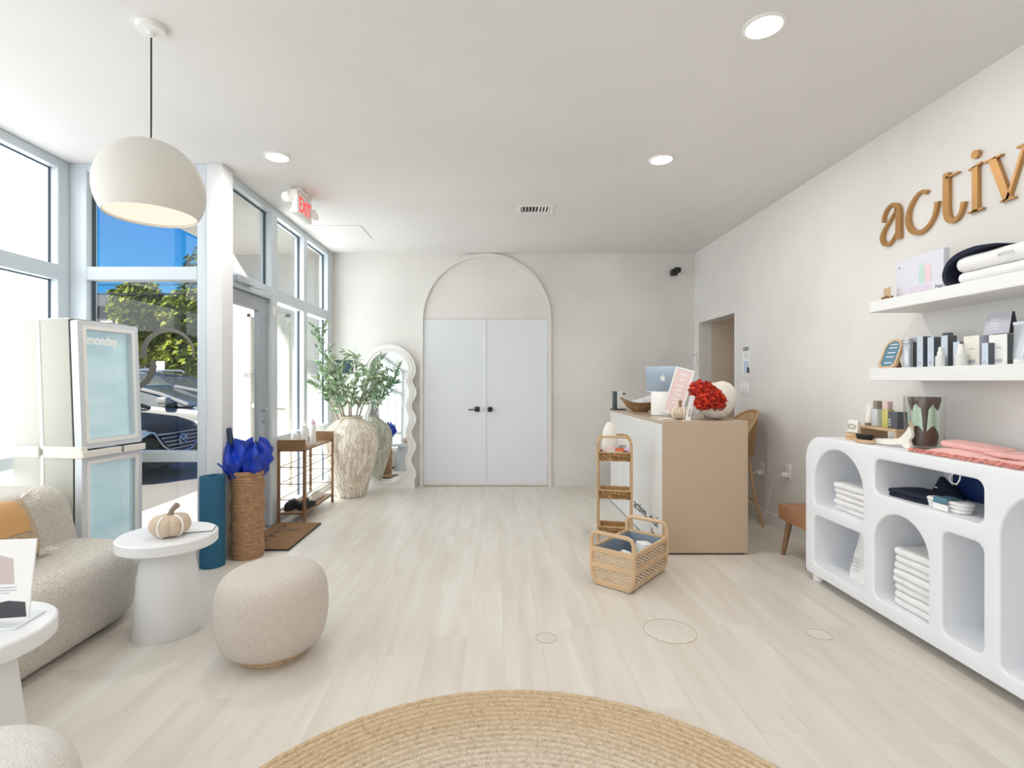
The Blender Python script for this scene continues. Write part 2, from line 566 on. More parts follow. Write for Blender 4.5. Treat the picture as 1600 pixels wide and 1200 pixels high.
fm = MB().box(XA - .1, XR + .15, YR, YW, -.06, -.013).box(XD - .03, XR + .15, YW, YB, -.06, -.013).box(XR + .15, 3.7, 5.0, YB, -.06, -.001)
floor = struct('floor', fm, 'floor', 'pale whitewashed oak plank floor of the shop', 'floor')
PW, PL = .184, 1.85
pm_cache = {}
ix = 0
x = XR - .0
while x > XA - .02:
    x0 = max(x - PW, XA)
    off = R.uniform(0, PL)
    y = YR - off
    ytop = YB if x0 > XD - .16 else YW
    if XD - .16 < x0 <= XD: x0 = XD
    while y < ytop:
        a, b_ = max(y, YR), min(y + PL, ytop)
        if b_ - a > .05:
            key = (round(x - x0, 3), round(b_ - a, 3))
            if key not in pm_cache:
                pm_cache[key] = MB().box(.0002, key[0] - .0002, .0002, key[1] - .0002, -.012, 0).mesh('plank', 0)
            obj('plank', pm_cache[key], 'floor', floor, loc=(x0, a, 0))
        y += PL
    if x0 == XD:
        x = XD - .0001
        # alcove strip continues to the left of the entrance line
        ytop = YW
        x = XD
        while x > XA + .01:
            x0 = max(x - PW, XA)
            off = R.uniform(0, PL); y = YR - off
            while y < YW:
                a, b_ = max(y, YR), min(y + PL, YW)
                if b_ - a > .05:
                    key = (round(x - x0, 3), round(b_ - a, 3))
                    if key not in pm_cache:
                        pm_cache[key] = MB().box(.0002, key[0] - .0002, .0002, key[1] - .0002, -.012, 0).mesh('plank', 0)
                    obj('plank', pm_cache[key], 'floor', floor, loc=(x0, a, 0))
                y += PL
            x = x0
        break
    x = x0

struct('ceiling', MB().box(XA - .1, XR + .2, YR - .1, YW + .12, ZC, ZC + .3).box(XD - .12, XR + .2, YW + .12, YB + .2, ZC, ZC + .3),
       'ceiling', 'white painted flat ceiling with recessed downlights', 'ceiling')
struct('wall_back', MB().box(XD - .1, XR + .2, YB, YB + .2, 0, ZC), 'wall', 'off-white limewashed back wall with arched doors', 'wall')
struct('wall_right', MB().box(XR, XR + .15, YR, 5.2, 0, ZC).box(XR, XR + .15, 5.2, 6.1, 1.97, ZC).box(XR, XR + .15, 6.1, YB, 0, ZC),
       'wall', 'off-white plaster wall on the right with gold letters', 'wall')
struct('wall_corridor', MB().box(XR + .15, 3.7, 6.1, YB, 0, 2.1).box(3.6, 3.7, 5.05, 6.1, 0, 2.1).box(XR + .15, 3.7, 5.05, 5.2, 0, 2.1).box(XR + .15, 3.7, 5.05, YB, 1.97, 2.1),
       'corridor', 'beige corridor walls seen through the opening on the right', 'wall')
struct('wall_rear', MB().box(XA - .1, XR + .15, YR - .1, YR, 0, ZC), 'wall', 'off-white wall behind the viewer', 'wall')
struct('baseboard_back', MB().box(.73, XR, YB - .014, YB, 0, .135).box(XD, -.94, YB - .014, YB, 0, .135), 'trimw', 'white baseboard along the back wall', 'baseboard')
struct('baseboard_right', MB().box(XR - .014, XR, YR, 5.2, 0, .12), 'trimw', 'white baseboard along the right wall', 'baseboard')

# ---- arched double doors in the back wall
def arch_pts(cx, r, z0, zs, n=36):
    p = [(cx - r, z0)] + [(cx + r * math.cos(PI - PI * k / n), zs + r * math.sin(PI - PI * k / n)) for k in range(n + 1)] + [(cx + r, z0)]
    return p
ACX = -.105
o_ = arch_pts(ACX, .80, 0, 2.03); i_ = arch_pts(ACX, .755, 0, 2.03)
am = MB()
n_ = len(o_)
vs_ = [(p[0], YB - .032, p[1]) for p in o_] + [(p[0], YB - .032, p[1]) for p in i_] + [(p[0], YB, p[1]) for p in o_] + [(p[0], YB, p[1]) for p in i_]
fs_ = []
for k in range(n_ - 1):
    fs_ += [(k, k + 1, n_ + k + 1, n_ + k), (k, 2 * n_ + k, 2 * n_ + k + 1, k + 1), (n_ + k, n_ + k + 1, 3 * n_ + k + 1, 3 * n_ + k)]
am.add(vs_, fs_)
struct('trim_1', am, 'trimw', 'arched white casing around the double doors', 'trim')
ap = MB().prism(arch_pts(ACX, .752, 2.04, 2.04)[1:-1], (0, YB, 0), X3, Z3, -Y3, .006)
struct('trim_2', ap, 'wall', 'half-round panel above the double doors', 'trim')
for nm, x0, x1, lb, hk in (('door_2', ACX - .752, ACX - .005, 'left leaf of the white arched double doors with black lever', 0),
                           ('door_3', ACX + .001, ACX + .752, 'right leaf of the white arched double doors with black knob', 1)):
    t = thing(nm, lb, 'door', ((x0 + x1) / 2, YB, 0), kind='structure')
    hw = (x1 - x0) / 2
    obj('leaf', MB().rbox(-hw, hw, -.013, -.001, .012, 2.026, .002, 1), 'door', t)
    obj('bottom_sweep', MB().box(-hw + .005, hw - .005, -.019, -.013, .012, .05), 'trimw', t)
    for hz in (.3, 1.08, 1.8):
        sx = -hw if hk == 0 else hw
        obj('hinge', MB().cyl((sx, -.018, hz - .045), .006, .09, 10), 'trimw', t)
    if hk == 0:
        h = obj('lever_handle', MB().rbox(hw - .125, hw - .065, -.03, -.013, .905, .965, .004), 'black', t)
        obj('lever', MB().tube([(hw - .095, -.03, .935), (hw - .095, -.055, .935), (hw - .11, -.06, .935), (hw - .20, -.06, .93)], .007, 8), 'black', h)
        obj('strike_plate', MB().box(hw - .018, hw, -.017, -.013, .91, .96), 'silver', t)
        obj('astragal', MB().box(hw - .004, hw + .012, -.02, -.013, .02, 2.02), 'door', t)
    else:
        o0 = MB().lathe([(.03, 0), (.03, .006), (.011, .012), (.011, .03), (.03, .04), (.033, .055), (.024, .068), (0, .07)], 20)
        o0.tf(Matrix.Translation((-hw + .055, -.013, .935)) @ Matrix.Rotation(PI / 2, 4, 'X'))
        obj('knob', o0, 'black', t)

# ---- glazing: helper that makes one window out of mullions and panes
def member(t, x0, x1, y0, y1, z0, z1, m='alu', name='mullion', r=.004):
    return obj(name, MB().rbox(x0, x1, y0, y1, z0, z1, r, 1), m, t)

# window_1: clear window facing the car park
t = thing('window_1', 'tall clear window looking out on the car park', 'window', kind='structure')
y0, y1 = YW, YW + .10
member(t, XA - .0, -2.905, y0, y1, 0, ZC)
member(t, -2.118, -2.05, y0, y1, 0, ZC)
for z0, z1 in ((0, .12), (.70, .775), (2.0, 2.095), (2.775, ZC)):
    member(t, -2.905, -2.118, y0, y1, z0, z1)
for z0, z1 in ((.12, .70), (.775, 2.0), (2.095, 2.775)):
    obj('pane', MB().box(-2.905, -2.118, YW + .058, YW + .064, z0, z1), 'glass', t)
    g = MB()
    for a, b_, c, d in ((-2.905, -2.893, z0, z1), (-2.13, -2.118, z0, z1)):
        g.box(a, b_, YW + .05, YW + .072, c, d)
    obj('gasket', g, 'alu_dark', t)
# vinyl logo on that window
sw = []
def arcpts(cx, cz, r, a0, a1, n, sx=1.0):
    return [(cx + sx * r * math.cos(math.radians(a0 + (a1 - a0) * k / n)), cz + r * math.sin(math.radians(a0 + (a1 - a0) * k / n))) for k in range(n + 1)]
lg = MB()
P_ = arcpts(-2.355, 1.475, .172, 190, -8, 20, 1.06)
lg.ribbon(P_, [.045 * (1 - .8 * k / 20) + .004 for k in range(21)], (0, YW + .056, 0), X3, Z3, -Y3, .0012)
P2_ = [(-2.475, 1.43), (-2.465, 1.385), (-2.48, 1.33), (-2.515, 1.275), (-2.57, 1.235), (-2.63, 1.215)]
lg.ribbon(P2_, [.03, .05, .05, .045, .035, .015], (0, YW + .056, 0), X3, Z3, -Y3, .0012)
obj('vinyl_logo', lg, 'vinyl', t)

# window_2: row of frosted windows on the left
t = thing('window_2', 'row of frosted glass windows along the left wall', 'window', kind='structure')
ys = [YW, 2.42, 1.22, .02, -1.18, -2.38, -3.58, YR + .04]
xo, xi = XA - .10, XA
for k, yv in enumerate(ys):
    if k == 0: member(t, xo, xi, YW - .09, YW + .1, 0, ZC)
    else: member(t, xo, xi, yv - .04, yv + .04, 0, ZC)
for k in range(len(ys) - 1):
    ya = ys[k] - (.09 if k == 0 else .04); yb = ys[k + 1] + .04
    for z0, z1 in ((0, .10), (.72, .80), (1.985, 2.09), (2.765, ZC)):
        member(t, xo, xi, yb, ya, z0, z1)
    for z0, z1 in ((.10, .72), (.80, 1.985), (2.09, 2.765)):
        obj('frosted_pane', MB().box(XA - .075, XA - .066, yb, ya, z0, z1), 'frost', t)
        obj('gasket', MB().box(XA - .066, XA - .056, ya - .010, ya, z0, z1).box(XA - .066, XA - .056, yb, ya, z1 - .008, z1), 'alu_dark', t)

# column at the corner
struct('trim_3', MB().rbox(-2.05, -1.935, YW - .005, YW + .15, 0, ZC, .006, 2), 'column', 'white square column at the corner by the entrance', 'column')

# window_3: entrance side lights and transoms
t = thing('window_3', 'side lights and transom windows beside the glass entrance door', 'window', kind='structure')
xo, xi = XD - .10, XD
for a, b_ in ((YW + .15, YW + .19), (4.53, 4.66), (5.31, 5.40), (6.07, 6.17)):
    member(t, xo, xi, a, b_, 0, ZC)
member(t, xo, xi, 6.17, YB, 0, ZC, 'wall')
for a, b_ in ((YW + .19, 4.53), (4.66, 5.31), (5.40, 6.07)):
    member(t, xo, xi, a, b_, 2.77, ZC)
    member(t, xo, xi, a, b_, 2.0, 2.11)
    obj('pane', MB().box(XD - .066, XD - .06, a, b_, 2.11, 2.77), 'glass', t)
    obj('gasket', MB().box(XD - .07, XD - .052, b_ - .01, b_, 2.11, 2.77).box(XD - .07, XD - .052, a, b_, 2.76, 2.77), 'alu_dark', t)
for a, b_ in ((4.66, 5.31), (5.40, 6.07)):
    member(t, xo, xi, a, b_, .70, .775)
    member(t, xo, xi, a, b_, 0, .10)
    for z0, z1 in ((.10, .70), (.775, 2.0)):
        obj('pane', MB().box(XD - .066, XD - .06, a, b_, z0, z1), 'glass', t)
        obj('gasket', MB().box(XD - .07, XD - .052, b_ - .01, b_, z0, z1), 'alu_dark', t)
# glass entrance door
t = thing('door_1', 'glass entrance door in a grey aluminium frame', 'door', kind='structure')
xa, xb = XD - .075, XD - .03
y0, y1 = YW + .19, 4.53
obj('stile', MB().rbox(xa, xb, 4.36, y1 - .004, .012, 1.995, .004, 1), 'door_metal', t)
obj('stile', MB().rbox(xa, xb, y0 + .004, y0 + .06, .012, 1.995, .004, 1), 'door_metal', t)
obj('rail', MB().rbox(xa, xb, y0 + .06, 4.36, 1.88, 1.995, .004, 1), 'door_metal', t)
obj('rail', MB().rbox(xa, xb, y0 + .06, 4.36, .012, .2, .004, 1), 'door_metal', t)
obj('pane', MB().box(XD - .056, XD - .05, y0 + .06, 4.36, .2, 1.88), 'glass', t)
obj('lock_cylinder', MB().tube([(xb, 4.44, 1.03), (xb + .03, 4.44, 1.03)], .016, 12), 'chrome', t)
obj('thumb_turn', MB().tube([(xb, 4.44, .93), (xb + .022, 4.44, .93)], .013, 12).box(xb + .018, xb + .03, 4.437, 4.443, .915, .945), 'chrome', t)
c_ = obj('door_closer', MB().rbox(XD, XD + .05, 3.86, 4.12, 2.035, 2.085, .006, 2), 'chrome', t)
obj('closer_arm', MB().tube([(XD + .03, 4.05, 2.03), (XD + .10, 4.25, 2.025), (XD + .02, 4.50, 2.02)], .008, 8), 'chrome', c_)
obj('contact_sensor', MB().rbox(XD, XD + .025, 4.54, 4.57, 1.86, 1.94, .004, 2), 'white_p', t)
obj('vinyl_lettering', text_mb('active', .07, (XD - .049, 4.30, 1.31), -Y3, Z3, X3, .001), 'grey_l', t)

# outside shell
struct('wall_outside', MB().box(-3.3, XD - .1, YB + .06, YB + .25, -.1, ZC).box(-3.02, -2.98, YB + .02, YB + .06, 0, 2.1).box(-2.55, -2.51, YB + .02, YB + .06, 0, 2.1).box(-3.02, -2.51, YB + .02, YB + .06, 2.06, 2.1).box(-3.0, -2.55, YB + .035, YB + .06, .95, 1.0),
       'extwall', 'white stucco wall of the porch seen through the entrance door', 'wall')
struct('soffit', MB().box(-3.2, XD - .12, YW + .12, YB + .25, ZC, ZC + .3), 'extwall', 'white porch soffit outside the entrance', 'soffit')
struct('porch_paving', MB().box(-3.5, XD - .03, YW + .0, YB + .06, -.12, -.02), 'concrete', 'pale concrete porch paving outside the entrance', 'paving')
struct('ground', MB().box(-80, -1.0, 6.3, 80, -.3, -.14).box(-80, -3.5, -12, 6.3, -.3, -.14), 'asphalt', 'sunlit parking lot surface outside', 'ground')
struct('kerb', MB().rbox(-30, -3.5, 4.9, 5.05, -.14, -.03, .02, 2).box(-30, -3.5, YW, 4.9, -.14, -.03), 'kerb', 'pale concrete sidewalk with kerb outside the window', 'sidewalk')

# ================================================================== OUTSIDE THINGS
def loft(mb, secs):
    n = len(secs[0])
    vs = [p for s_ in secs for p in s_]
    fs = []
    for i in range(len(secs) - 1):
        for k in range(n - 1):
            fs.append((i * n + k, i * n + k + 1, (i + 1) * n + k + 1, (i + 1) * n + k))
    fs.append(tuple(range(n)))
    fs.append(tuple((len(secs) - 1) * n + k for k in range(n - 1, -1, -1)))
    return mb.add(vs, fs)

def car(name, label, paint, loc, rz, L=4.7, Wd=1.82, H=1.45, suv=False, front=True):
    t = thing(name, label, 'car', loc, rz)
    hw = Wd / 2
    hood = .98 if suv else .86
    # x, half width, bottom, top
    st = [(-L + .9, hw * .72, .38, .80), (-L + .98, hw * .9, .26, .95), (-L + 1.25, hw * .98, .2, 1.0 if not suv else 1.08), (-1.9, hw, .18, 1.0 if not suv else 1.06),
          (-.75, hw, .18, .98 if not suv else 1.05), (.0, hw, .18, hood + .05), (.45, hw * .97, .2, hood), (.68, hw * .88, .22, hood - .06), (.80, hw * .72, .25, hood - .13), (.87, hw * .45, .28, hood - .2)]
    secs = []
    for x, h_, zb, zt in st:
        pr = [(.0, zb), (h_ * .86, zb), (h_ * .97, zb + .1), (h_, (zb + zt) * .5), (h_ * .985, zt - .16), (h_ * .93, zt - .05), (h_ * .7, zt), (h_ * .35, zt + .025), (0, zt + .03)]
        secs.append([(x, y, z) for y, z in pr] + [(x, -y, z) for y, z in reversed(pr[:-1])])
    obj('body', loft(MB(), secs), paint, t, 40)
    bz = 1.0 if not suv else 1.06
    gs = [(-L + 1.3, .80, .80, bz), (-L + 1.9, .78, .66, H - .07), (-2.3, .79, .66, H - .01), (-1.75, .79, .66, H - .02), (-1.3, .80, .64, H - .12), (-.15, .84, .84, bz - .05)]
    cab = []
    for x, b_, tp, z in gs:
        zb = bz - .06
        pr = [(hw * b_ * 1.1, zb), (hw * tp * 1.08, z - .02), (hw * tp * .9, z)]
        cab.append([(x, y, z_) for y, z_ in pr] + [(x, -y, z_) for y, z_ in reversed(pr)])
    obj('windows', loft(MB(), cab), 'carglass', t, 40)
    rf = MB()
    rsec = []
    for x, tp, z in ((-L + 1.85, .66, H - .06), (-2.3, .67, H + .005), (-1.75, .67, H - .005), (-1.32, .65, H - .10)):
        pr = [(hw * tp * 1.06, z - .03), (hw * tp * .9, z + .012)]
        rsec.append([(x, y, z_) for y, z_ in pr] + [(x, -y, z_) for y, z_ in reversed(pr)])
    loft(rf, rsec)
    for s_ in (-1, 1):
        rf.tube([(-1.3, s_ * hw * .70, H - .12), (-.7, s_ * hw * .83, bz + .17), (-.12, s_ * hw * .92, bz - .03)], .035, 6)
        rf.tube([(-2.15, s_ * hw * .74, H - .05), (-2.2, s_ * hw * .88, bz)], .03, 6)
    obj('roof', rf, paint, t, 40)
    if suv:
        for s_ in (-1, 1):
            obj('roof_rail', MB().tube([(-L + 2, s_ * hw * .62, H + .02), (-L + 2.1, s_ * hw * .62, H + .06), (-1.5, s_ * hw * .62, H + .05), (-1.4, s_ * hw * .62, H - .02)], .02, 6), 'silver', t)
    wm = MB()
    wm.lathe([(.20, -.09), (.30, -.1), (.325, -.07), (.325, .07), (.30, .1), (.20, .09)], 24, caps=False)
    wm.tf(Matrix.Rotation(PI / 2, 4, 'X'))
    tyre = wm.mesh('tyre')
    rm = MB()
    rm.lathe([(.225, -.08), (.225, .08), (.2, .095), (.2, .03), (0.05, .03), (.04, .06), (0, .06)], 24, caps=False)
    for k in range(5):
        for d in (-.12, .12):
            a = 2 * PI * k / 5
            rm.tube([(.04 * math.cos(a), .04 * math.sin(a), .06), (.205 * math.cos(a + d), .205 * math.sin(a + d), .085)], .018, 5)
    rm.tf(Matrix.Rotation(PI / 2, 4, 'X'))
    rim = rm.mesh('rim')
    ar = MB().lathe([(.37, -.05), (.37, .03), (.2, .03)], 24, caps=False)
    ar.tf(Matrix.Rotation(PI / 2, 4, 'X'))
    arch = ar.mesh('wheel_arch')
    for x in (0, -2.75 if L > 4.5 else -2.6):
        for s_ in (-1, 1):
            wh = obj('wheel', tyre, 'tyre', t, loc=(x, s_ * (hw - .09), .32))
            if s_ > 0: wh.rotation_euler = (0, 0, PI)
            obj('rim', rim, 'bronze', wh)
            obj('wheel_arch', arch, 'rubber', wh, loc=(0, .02, .01))
    for s_ in (-1, 1):
        mr = obj('side_mirror', MB().rbox(-.62, -.42, s_ * (hw + .02) - .09, s_ * (hw + .02) + .09, bz - .02, bz + .12, .04, 3), paint, t)
        obj('side_window', MB().prism([(-1.95, bz - .01), (-.55, bz + .0), (-1.25, H - .15), (-1.95, H - .10)], (0, s_ * hw * .93, 0), X3, Z3, Y3 * s_, .01).tf(Matrix.Identity(4)), 'carglass', t) if False else None
    if front:
        z0 = hood - .36
        def bow(y):
            y = abs(y); tb = ((0, .885), (.41, .872), (.655, .80), (.80, .68), (.885, .45), (.95, .2))
            for (a, b), (c, d) in zip(tb, tb[1:]):
                if y <= c: return b + (d - b) * (y - a) / (c - a)
            return .2
        gp = [(-.52, z0 + .20), (-.42, z0 + .02), (-.25, z0 - .09), (0, z0 - .12), (.25, z0 - .09), (.42, z0 + .02), (.52, z0 + .20)]
        top = [(.5, z0 + .21), (.25, z0 + .225), (0, z0 + .23), (-.25, z0 + .225), (-.5, z0 + .21)]
        def onface(y, z, k=0.012): return (bow(y) + k - max(0, z - z0) * .12, y, z)
        gr = MB()
        pts = gp + top
        gr.add([onface(y, z, .03) for y, z in pts] + [onface(0, z0 + .08, .035)], [(i, (i + 1) % len(pts), len(pts)) for i in range(len(pts))])
        g = obj('grille', gr, 'rubber', t)
        obj('chrome_trim', MB().tube([onface(-.72, z0 + .24, .03)] + [onface(y, z, .04) for y, z in gp] + [onface(.72, z0 + .24, .03)], .014, 6), 'chrome', g)
        for k in range(5):
            z = z0 - .05 + k * .055
            hw_ = .28 + .05 * k
            obj('grille_slat', MB().tube([onface(y, z, .04) for y in [hw_ * q / 5 for q in range(-5, 6)]], .008, 5), 'silver', g)
        cx, _, cz = onface(0, z0 + .07, .06)
        em = MB().tube([(cx, .085 * math.cos(2 * PI * k / 24), cz + .068 * math.sin(2 * PI * k / 24)) for k in range(24)], .010, 6, closed=True)
        em.tube([(cx, -.07, cz + .015), (cx, -.04, cz + .03), (cx, 0, cz - .015), (cx, .04, cz + .03), (cx, .07, cz + .015)], [.006, .012, .014, .012, .006], 6)
        obj('emblem', em, 'chrome', g)
        for s_ in (-1, 1):
            hl = MB()
            q = [(.56, z0 + .2), (.68, z0 + .14), (.82, z0 + .16), (.90, z0 + .24), (.80, z0 + .27), (.62, z0 + .25)]
            hl.add([onface(s_ * y, z, .03) for y, z in q] + [onface(s_ * .73, z0 + .2, .05)], [(i, (i + 1) % 6, 6) for i in range(6)])
            obj('headlight', hl, 'lens', t)
        lo = MB()
        q = [(-.7, z0 - .17), (.7, z0 - .17), (.62, z0 - .28), (-.62, z0 - .28)]
        for k in range(10):
            pass
        lo.grid(lambda u, v: onface((-.7 + 1.4 * u) * (1 - .1 * v), z0 - .17 - .11 * v, .02), 12, 2)
        obj('lower_intake', lo, 'rubber', t)
    return t

GZ = -.14
car('sedan', 'black sedan with chrome-edged grille parked nearest the window', 'carblack', (-5.52, 7.55, GZ), 0, H=1.42)
car('sedan', 'silver-white sedan with bronze alloy wheels parked behind the black car', 'carsilver', (-5.62, 10.45, GZ), 0, H=1.42, front=False)
car('suv', 'slate blue car with roof rails parked behind the silver sedan', 'carblue', (-7.4, 14.0, GZ), 0, H=1.66, suv=True, front=False)

def tree(label, m, c, rad, n, leaf, seed, trunk_z=GZ):
    r = random.Random(seed)
    t = thing('tree', label, 'tree', (c[0], c[1], GZ))
    mb = MB()
    blobs = [(Vector((r.uniform(-.75, .75) * rad[0], r.uniform(-.6, .6) * rad[1], r.uniform(-.6, .75) * rad[2])), r.uniform(.30, .5) * min(rad)) for _ in range(26)]
    cz = c[2] - GZ
    for _ in range(n):
        b, br = r.choice(blobs)
        d = Vector((r.gauss(0, 1), r.gauss(0, 1), r.gauss(0, 1))).normalized()
        p = b + d * br * r.uniform(.75, 1.05) + Vector((0, 0, cz))
        q = Vector((r.gauss(0, 1), r.gauss(0, 1), r.gauss(0, 1))).normalized()
        q = (q + d * .8).normalized()
        a = q.orthogonal().normalized(); bb = q.cross(a)
        s_ = leaf * r.uniform(.6, 1.3)
        mb.add([p - a * s_, p - bb * s_ * .5, p + a * s_, p + bb * s_ * .5], [(0, 1, 2, 3)])
    o = obj('foliage', mb, m, t, 0)
    o['kind'] = 'stuff'
    tk = MB().tube([(0, 0, 0), (.1, 0, cz * .4), (0, .1, cz)], [.22, .17, .08], 8)
    for k in range(5):
        a = k * 1.3
        tk.tube([(.08, 0, cz * .5), (math.cos(a) * rad[0] * .5, math.sin(a) * rad[1] * .5, cz + rad[2] * .3)], [.09, .03], 6)
    obj('trunk', tk, 'bark', t)
tree('bright yellow-green bushy tree beyond the parked cars', 'tree_y', (-11.6, 19, 3.0), (3.0, 2.0, 1.7), 15000, .13, 3)
tree('taller dark green tree rising behind the yellow-green one', 'tree_g', (-12.9, 26, 4.9), (2.8, 2.2, 2.6), 13000, .15, 5)
tree('dark low shrub tree behind the slate blue car', 'tree_g', (-13.5, 22.0, 1.3), (4.5, 1.0, 1.2), 9000, .15, 9)

t = thing('building', 'grey flat-roofed building at the left beyond the trees', 'building', (-25, 34, GZ))
obj('wall', MB().box(-9, 3.4, 0, 8, 0, 6.3), 'house', t)
obj('roof', MB().prism([(-9.4, 6.3), (3.9, 6.3), (3.9, 6.7), (-9.4, 7.6)], (0, -.6, 0), X3, Z3, Y3, 9), 'house', t)
for k in range(5):
    wn = obj('window', MB().box(-8 + k * 2.3, -6.9 + k * 2.3, -.05, .02, 3.2, 5.4), 'trimw', t)
    obj('pane', MB().box(-7.9 + k * 2.3, -7.0 + k * 2.3, -.08, -.05, 3.3, 5.3), 'carglass', wn)
for z, lb in ((4.55, 'thin upper overhead cable crossing in front of the trees'), (4.25, 'thick lower overhead cable crossing in front of the trees')):
    tag(obj('overhead_cable', MB().tube([(-30, 17, z + .1), (-12, 17, z - .1), (4, 17, z + .1)], .03 if z < 4.4 else .012, 6), 'rubber'), lb, 'cable')
t = thing('parking_sign', 'small white parking sign on a post among the cars', 'sign', (-10.4, 16.0, GZ))
obj('post', MB().cyl((0, 0, 0), .03, 2.0, 8), 'chrome', t)
obj('panel', MB().rbox(-.14, .14, -.05, -.03, 1.75, 2.03, .01, 1), 'white_p', t)
# ================================================================== CEILING THINGS
def downlight(x, y, label):
    t = thing('downlight', label, 'ceiling light', (x, y, ZC), group='recessed ceiling downlights')
    obj('trim_ring', MB().lathe([(.088, 0), (.088, -.006), (.074, -.009), (.07, -.003)], 40, caps=False), 'white_p', t)
    obj('lens', MB().lathe([(0, -.003), (.072, -.003)], 40, caps=False), 'glow', t)
    ld = bpy.data.lights.new('downlight_bulb', 'AREA')
    ld.shape = 'DISK'; ld.size = .14; ld.energy = DOWNLIGHT_W; ld.color = (1, .97, .93)
    lo = bpy.data.objects.new('bulb', ld)
    lo.location = (0, 0, -.012)
    lo.parent = t
    COL.objects.link(lo)
downlight(1.178, 2.235, 'recessed round downlight nearest the viewer at upper right')
downlight(1.17, 3.58, 'recessed round downlight above the reception counter')
downlight(-1.50, 3.54, 'recessed round downlight in front of the entrance')
for x, y, lb in ((1.2, -.8, 'recessed round downlight just behind the viewer on the cabinet side'), (-1.5, -.8, 'recessed round downlight just behind the viewer on the window side'), (-.1, -3.0, 'recessed round downlight at the rear end of the room')):
    downlight(x, y, lb)

t = thing('ceiling_vent', 'small white louvred air vent in the ceiling', 'vent', (.37, 4.60, ZC))
obj('backing', MB().box(-.13, .13, -.075, .075, -.003, -.001), 'rubber', t)
obj('frame', MB().ring(rrect(.32, .20, .01), rrect(.26, .15, .005), (0, 0, 0), X3, Y3, -Z3, .012), 'white_p', t)
for k in range(9):
    x = -.115 + k * .029
    s_ = -1 if k < 5 else 1
    obj('slat', MB().prism([(-.008, 0), (-.005, 0), (.008 , .014), (.005, .014)], (x, -.075, -.001), X3 * s_, -Z3, Y3, .15), 'white_p', t)

t = thing('access_hatch', 'flush square access hatch in the ceiling near the entrance', 'hatch', (-1.58, 5.35, ZC))
obj('panel', MB().rbox(-.25, .25, -.25, .25, -.006, 0, .002, 1), 'ceiling', t)

t = thing('exit_sign', 'white exit sign with red letters hanging by the entrance', 'exit sign', (-1.59, 4.22, ZC))
obj('canopy', MB().rbox(-.045, .045, -.12, .12, -.03, 0, .006, 2), 'white_p', t)
obj('housing', MB().rbox(-.03, .03, -.165, .165, -.215, -.03, .008, 2), 'white_p', t)
obj('lettering', text_mb('EXIT', .17, (.0305, .13, -.185), -Y3, Z3, X3, .002, width=.26) if False else text_mb('EXIT', .17, (.0305, -.13, -.185), Y3, Z3, X3, .002, width=.26), 'exitred', t)
for s_ in (-1, 1):
    h = obj('lamp_head', MB().lathe([(0, -.02), (.03, -.016), (.044, .0), (.047, .03), (.04, .035), (0, .03)], 20).tf(Matrix.Translation((.02 if s_ > 0 else -.045, s_ * .215, -.12)) @ Matrix.Rotation(PI / 2.4, 4, 'Y')), 'white_p', t)
    obj('bracket', MB().tube([(0, s_ * .16, -.10), (.02 if s_ > 0 else -.03, s_ * .205, -.11)], .01, 8), 'white_p', h)

# pendant
t = thing('pendant_lamp', 'white globe pendant lamp with a cut-away glowing underside', 'pendant lamp', (-1.50, 2.24, 2.115))
RG, CUT = .212, -.115
n0 = 30
a_end = math.acos(-CUT / RG)
pr = []
for k in range(n0 + 1):
    a = PI - (PI - a_end) * k / n0      # from top down to the cut
    pr.append((RG * math.sin(a), -RG * math.cos(a)))
ri = RG - .006
inner = []
for k in range(n0 + 1):
    a = a_end + (PI - a_end) * k / n0
    inner.append((ri * math.sin(a), -ri * math.cos(a) + (0 if k else 0)))
obj('shade', MB().lathe(pr + inner, 56, caps=False), mat('lamp_shade_plaster', S(226, 223, 216), .7), t, 50)
obj('diffuser', MB().lathe([(0, CUT + .03), (.12, CUT + .03), (.176, CUT + .016), (.176, CUT + .012), (.12, CUT + .022), (0, CUT + .022)], 48), 'lampglow', t)
obj('cord', MB().tube([(0, 0, RG - .005), (0, 0, ZC - 2.115 - .05)], .0035, 8), 'black', t)
cp = obj('canopy', MB().lathe([(0, .67), (.013, .67), (.013, .688), (.055, .692), (.058, .71), (.058, .715)], 32), 'white_p', t)
